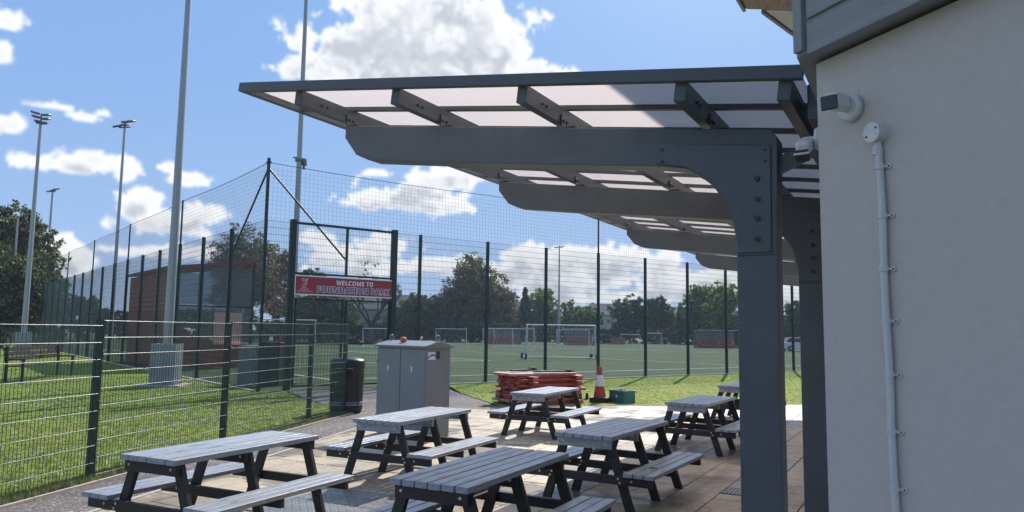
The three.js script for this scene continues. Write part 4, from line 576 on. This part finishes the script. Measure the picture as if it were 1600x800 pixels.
car('silver parked car beyond the pitch below the white gabled house', far(940, 132), 0.2, std({ color: lin(0.4, 0.41, 0.42), roughness: 0.3, metalness: 0.3 }));
car('white parked car beyond the lawn, seen between the two canopy columns', far(1246, 92), 0.6, std({ color: lin(0.7, 0.7, 0.7), roughness: 0.3 }));

// ---------------------------------------------------------------- houses
function house(label, px, dist, w, eave, ridge, depth, turn, wallM, roofM, wins) {
  const p = far(px, dist), o = thing('house', label, 'house', [p.x, 0, p.z], turn);
  part('wall', box(w, eave, depth, 0, eave / 2, 0), wallM, o);
  const g = new THREE.Shape([[-depth / 2 - 0.3, eave - 0.05], [0, ridge], [depth / 2 + 0.3, eave - 0.05]].map(([x, y]) => new THREE.Vector2(x, y))), gab = new THREE.Shape([[-depth / 2, eave], [0, ridge - 0.2], [depth / 2, eave]].map(([x, y]) => new THREE.Vector2(x, y)));
  part('gable', [new THREE.ExtrudeGeometry(gab, { depth: w, bevelEnabled: false }).translate(0, 0, -w / 2).rotateY(Math.PI / 2)], wallM, o);
  const run = Math.hypot(depth / 2 + 0.3, ridge - eave), rise = Math.atan2(ridge - eave + 0.05, depth / 2 + 0.3), rf = part('roof', [1, -1].map((s) => box(w + 0.5, 0.14, run).rotateX(s * rise).translate(0, (eave + ridge) / 2 + 0.08, s * (depth / 4 + 0.15))), roofM, o); part('chimney', box(0.7, 1.5, 0.6, w * 0.3, ridge + 0.4, 0), M.brick, rf);
  for (let k = 0; k < wins; k++) for (const y of eave > 4 ? [1.4, 4.0] : [1.4]) { const x = -w / 2 + (k + 0.5) * w / wins, wd = part('window', box(1.1, 1.25, 0.06, x, y, depth / 2 + 0.03), M.white, o); part('pane', box(0.92, 1.05, 0.04, x, y, depth / 2 + 0.06), M.glassDark, wd); }
}
house('long grey barn like house behind the bare tree', 590, 150, 14, 5.6, 8.6, 8, 0.7, M.barn, M.slate, 3);
house('pink brick house beside the dark conifer', 806, 168, 6, 5.5, 8.4, 8, 0.5, M.brick, M.tile, 2);
house('white rendered house with a dark slate roof', 950, 165, 7.5, 5.4, 8.0, 7, 0.5, M.cream, M.slate, 2);
house('beige house end showing above the yellow bushes', 916, 175, 5, 5.6, 7.6, 6, 0.4, M.cream, M.tile, 2);
house('grey terraced house half hidden by the dark round trees', 1042, 160, 9, 4.8, 7.2, 7, 0.3, M.barn, M.slate, 3);

// ---------------------------------------------------------------- trees and hedges
function crown(seed, n, shape, leaf, pal) {
  const r = rng(seed), P = [], N = [], C = [], U = []; const gauss = () => (r() + r() + r() - 1.5) * 0.8;
  const clumps = []; const nc = Math.max(60, Math.floor(n / 26)); for (let k = 0; k < nc; k++) { const q = shape(r); if (q) clumps.push(q); }
  const v = V3(0, 0, 0), t = V3(0, 0, 0), b = V3(0, 0, 0), e = new THREE.Euler();
  for (let k = 0; k < n; k++) {
    const c = clumps[Math.floor(r() * clumps.length)], x = c.x + gauss() * c.s, y = c.y + gauss() * c.s * 0.8, z = c.z + gauss() * c.s, L = leaf * (0.6 + 0.8 * r());
    e.set(r() * 6.28, r() * 6.28, r() * 6.28); t.set(L, 0, 0).applyEuler(e); b.set(0, L * 0.55, 0).applyEuler(e); v.set(x - c.ox, (y - c.oy) * 0.9 + 0.2, z - c.oz).normalize();
    const pc = pal[Math.floor(r() * r() * pal.length)], f = (0.85 + 0.3 * r()) * c.f;
    const q = [[x - t.x, y - t.y, z - t.z], [x + b.x, y + b.y, z + b.z], [x + t.x, y + t.y, z + t.z], [x - b.x, y - b.y, z - b.z]];
    const nn = t.clone().cross(b).normalize(); if (nn.dot(v) < 0) nn.negate();
    for (const m of [0, 1, 2, 0, 2, 3]) { P.push(...q[m]); N.push(nn.x, nn.y, nn.z); C.push(pc[0] * f, pc[1] * f, pc[2] * f); U.push(0, 0); }
  }
  const g = new THREE.BufferGeometry(); g.setAttribute('position', new THREE.Float32BufferAttribute(P, 3)); g.setAttribute('normal', new THREE.Float32BufferAttribute(N, 3)); g.setAttribute('color', new THREE.Float32BufferAttribute(C, 3)); g.setAttribute('uv', new THREE.Float32BufferAttribute(U, 2)); return g;
}
const leafM = phys({ color: lin(1, 1, 1), vertexColors: true, roughness: 0.7, transmission: 0.5, thickness: 0 });
const ball = (rx, ry, cy, lumps, seed) => { const q = rng(seed), L = []; for (let k = 0; k < lumps; k++) { const a = q() * 6.28, h = q() * 2 - 0.85, w = Math.sqrt(Math.max(0, 1 - h * h * 0.8)) * (0.45 + 0.3 * q()); L.push([Math.cos(a) * w * rx, cy + h * ry * 0.62, Math.sin(a) * w * rx, (0.40 + 0.24 * q()) * Math.min(rx, ry)]); } L.push([0, cy, 0, Math.min(rx, ry) * 0.75], [0, cy - ry * 0.3, 0, Math.min(rx, ry) * 0.7], [0, cy + ry * 0.3, 0, Math.min(rx, ry) * 0.6]); return (r) => { const l = L[Math.floor(r() * L.length)], a = r() * 6.28, u = r() * 2 - 1, w = Math.sqrt(1 - u * u), d = Math.pow(r(), 0.4); return { x: l[0] + Math.cos(a) * w * d * l[3], y: l[1] + u * d * l[3], z: l[2] + Math.sin(a) * w * d * l[3], s: 0.125 * rx, ox: l[0], oy: l[1], oz: l[2], f: 0.85 + 0.3 * r() }; }; };
const cone = (rx, h, y0) => (r) => { const k = Math.pow(r(), 1.3), a = r() * 6.28, w = rx * Math.pow(1 - k, 0.7) * (0.7 + 0.3 * r()); return { x: Math.cos(a) * w, y: y0 + k * h, z: Math.sin(a) * w, s: 0.16 * rx, ox: 0, oy: y0 + k * h - 1, oz: 0, f: 0.85 + 0.3 * r() }; };
const slab = (w, h, d) => (r) => { const x = (r() - 0.5) * w, top_ = h * (0.86 + 0.2 * fbm(x * 0.35 + w, 3.3, 3)); return { x, y: Math.pow(r(), 0.7) * top_, z: (r() - 0.5) * d, s: 0.35, ox: x, oy: h * 0.4, oz: 0, f: 0.85 + 0.3 * r() }; };
function limbs(h, spread, base, n, seed, fine) { const r = rng(seed), g = [rod(V3(0, -0.1, 0), V3(0, h * base, 0), h * 0.032, h * 0.022, 9)]; const grow = (p, d, L, rad, dep) => { const q = p.clone().addScaledVector(d, L); g.push(rod(p, q, rad, rad * 0.6, dep > 1 ? 6 : 4)); if (dep > 0) for (let k = 0; k < (fine ? 3 : 2); k++) { const e = d.clone().add(V3((r() - 0.5) * 1.3, (r() - 0.25) * 0.7, (r() - 0.5) * 1.3)).normalize(); grow(q, e, L * (0.62 + 0.2 * r()), rad * 0.6, dep - 1); } }; for (let k = 0; k < n; k++) { const a = k / n * 6.28 + r(); grow(V3(0, h * base * (0.7 + 0.3 * r()), 0), V3(Math.cos(a) * spread, 1, Math.sin(a) * spread).normalize(), h * 0.2, h * 0.014, fine ? 4 : 2); } return g; }
const PAL = {
  dark: [[0.109, 0.176, 0.053], [0.160, 0.228, 0.063], [0.086, 0.143, 0.048]], oak: [[0.133, 0.176, 0.048], [0.208, 0.223, 0.058], [0.245, 0.215, 0.053]], copper: [[0.208, 0.176, 0.073], [0.269, 0.215, 0.077], [0.160, 0.172, 0.068], [0.317, 0.257, 0.097]],
  yellow: [[0.317, 0.386, 0.073], [0.245, 0.343, 0.073], [0.415, 0.428, 0.086]], fresh: [[0.208, 0.356, 0.077], [0.269, 0.400, 0.086], [0.171, 0.286, 0.073]], conifer: [[0.062, 0.109, 0.048], [0.086, 0.138, 0.058]], hedge: [[0.074, 0.119, 0.044], [0.098, 0.148, 0.048], [0.122, 0.143, 0.053]],
};
function tree(name, label, px, dist, topPy, rx, pal, n0, seed, opts = {}) { const n = opts.bare ? n0 : Math.floor(n0 * 2.9);
  const p = far(px, dist), h = heightAt(px, topPy, dist), o = thing(name, label, opts.cat ?? 'tree', [p.x, 0, p.z], seed);
  const low = opts.low ?? 0.22; part('trunk', limbs(h, opts.spread ?? 0.9, low + 0.12, opts.limbs ?? 5, seed + 3, opts.bare), M.bark, o);
  if (opts.shape === 'cone') part('crown', crown(seed, n, cone(rx, h * 0.94, h * 0.06), opts.leaf ?? 0.3, pal), leafM, o);
  else part('crown', crown(seed, n, ball(rx, h * (1 - low) * 0.55, h * (low + (1 - low) * 0.46), opts.lumps ?? 16, seed + 9), opts.leaf ?? 0.32, pal), leafM, o);
  return o;
}
tree('oak_tree', 'big dark oak tree behind the long mesh fence and lamp post', 14, 78, 316, 3.5, PAL.oak, 12000, 101, { low: 0.2, leaf: 0.165, lumps: 20 });
tree('oak_tree', 'lower olive green tree in front of the big dark oak', 2, 70, 392, 3.6, PAL.oak, 7000, 102, { low: 0.12, leaf: 0.15 });
tree('bushy_tree', 'small dark tree beside the big oak, above the fence end', 66, 95, 408, 2.2, PAL.oak, 3200, 103, { low: 0.15, leaf: 0.165 });
tree('copper_tree', 'copper brown tree behind the red shelter', 385, 105, 362, 5.4, PAL.copper, 9500, 104, { low: 0.18, leaf: 0.165, lumps: 18 });
tree('copper_tree', 'smaller copper brown tree beside the fence corner pole', 432, 112, 385, 3.6, PAL.copper, 4500, 105, { low: 0.15, leaf: 0.165 });
tree('evergreen_tree', 'thin topped dark evergreen showing left of the bare tree, above the sign', 485, 112, 414, 2.6, PAL.dark, 3600, 106, { low: 0.1, leaf: 0.165 });
tree('evergreen_bush', 'broad dark green bush under the welcome sign', 500, 98, 455, 4.4, PAL.dark, 6000, 107, { low: 0.05, leaf: 0.165 });
tree('bare_tree', 'nearly bare spreading tree with a dark trunk in front of the grey barn house', 580, 96, 402, 3.4, PAL.copper, 500, 108, { low: 0.12, leaf: 0.14, bare: true, limbs: 6, spread: 0.75 });
tree('copper_tree', 'large round copper brown tree beyond the far goals', 738, 128, 401, 6.6, PAL.copper, 11000, 109, { low: 0.16, leaf: 0.20, lumps: 22 });
tree('copper_tree', 'lower copper shoulder tree beside the conifer and pink house', 782, 132, 452, 3.6, PAL.copper, 4200, 110, { low: 0.1, leaf: 0.20 });
tree('evergreen_bush', 'dark evergreen bush at the foot of the large copper tree', 700, 122, 468, 4.8, PAL.hedge, 5000, 111, { low: 0.05, leaf: 0.20 });
tree('evergreen_bush', 'mixed green bush between the gate post and the large copper tree', 648, 122, 464, 4.6, PAL.dark, 4800, 112, { low: 0.05, leaf: 0.20 });
tree('conifer', 'narrow dark conifer beside the pink brick house', 820, 140, 450, 1.7, PAL.conifer, 3200, 113, { shape: 'cone', leaf: 0.165 });
tree('yellow_tree', 'yellow green rounded tree right beside the conifer', 850, 145, 450, 3.9, PAL.yellow, 5200, 114, { low: 0.1, leaf: 0.20 });
tree('yellow_bush', 'yellowing bush beside the distant floodlight mast', 893, 140, 473, 3.4, PAL.yellow, 3600, 115, { low: 0.05, leaf: 0.20 });
tree('yellow_bush', 'green bush in front of the beige house end', 918, 138, 480, 3.0, PAL.fresh, 3200, 116, { low: 0.05, leaf: 0.20 });
tree('round_tree', 'dark round tree beside the white gabled house', 984, 135, 463, 3.6, PAL.dark, 4600, 117, { low: 0.12, leaf: 0.20 });
tree('round_tree', 'dark round tree above the narrow goal', 1026, 140, 470, 3.8, PAL.dark, 4600, 118, { low: 0.1, leaf: 0.20 });
tree('lime_tree', 'fresh green tree to the left of the red seated shelter', 1072, 138, 474, 3.0, PAL.fresh, 3600, 119, { low: 0.08, leaf: 0.20 });
tree('lime_tree', 'tall fresh green tree behind the red seated shelter', 1098, 136, 446, 4.0, PAL.fresh, 6000, 120, { low: 0.08, leaf: 0.20 });
tree('lime_tree', 'tall yellow green tree next to the canopy column', 1138, 132, 448, 4.6, PAL.yellow, 6500, 121, { low: 0.08, leaf: 0.20 });
tree('lime_tree', 'dark green tree seen between the two canopy columns', 1246, 130, 478, 4.2, PAL.dark, 4200, 122, { low: 0.06, leaf: 0.20 });
function hedge(label, pxa, pxb, dist, h, pal, n, seed) { const a = far(pxa, dist), b = far(pxb, dist), c = a.clone().add(b).multiplyScalar(0.5), o = thing('hedge', label, 'hedge', [c.x, 0, c.z], face(a, b)); part('foliage', crown(seed, n, slab(a.distanceTo(b), h, 2.2), 0.3, pal), leafM, o); part('stems', [...Array(9).keys()].map((k) => cyl(0.05, 0.08, h * 0.6, (k / 8 - 0.5) * a.distanceTo(b) * 0.95, h * 0.3, 0, 6)), M.bark, o); }
hedge('long dark hedge beyond the far goals below the copper tree', 600, 815, 118, 3.0, PAL.hedge, 12000, 201);
hedge('dark hedge beyond the pitch behind the gate and bare tree', 400, 600, 104, 2.6, PAL.hedge, 10000, 202);
hedge('dark hedge behind the red shelter and long fence', 150, 400, 118, 4.2, PAL.hedge, 15000, 203);
hedge('dark hedge under the big oak at the fence end', -60, 150, 100, 5.2, PAL.hedge, 15000, 204);
hedge('low mixed hedge below the yellow bushes and white house', 815, 975, 134, 2.4, PAL.dark, 8000, 205);
hedge('low green hedge below the lime trees', 975, 1290, 132, 2.6, PAL.dark, 12000, 206);

scene.fog = new THREE.FogExp2(new THREE.Color(0.80, 0.86, 0.95), 0.0005);

renderer.render(scene, camera);
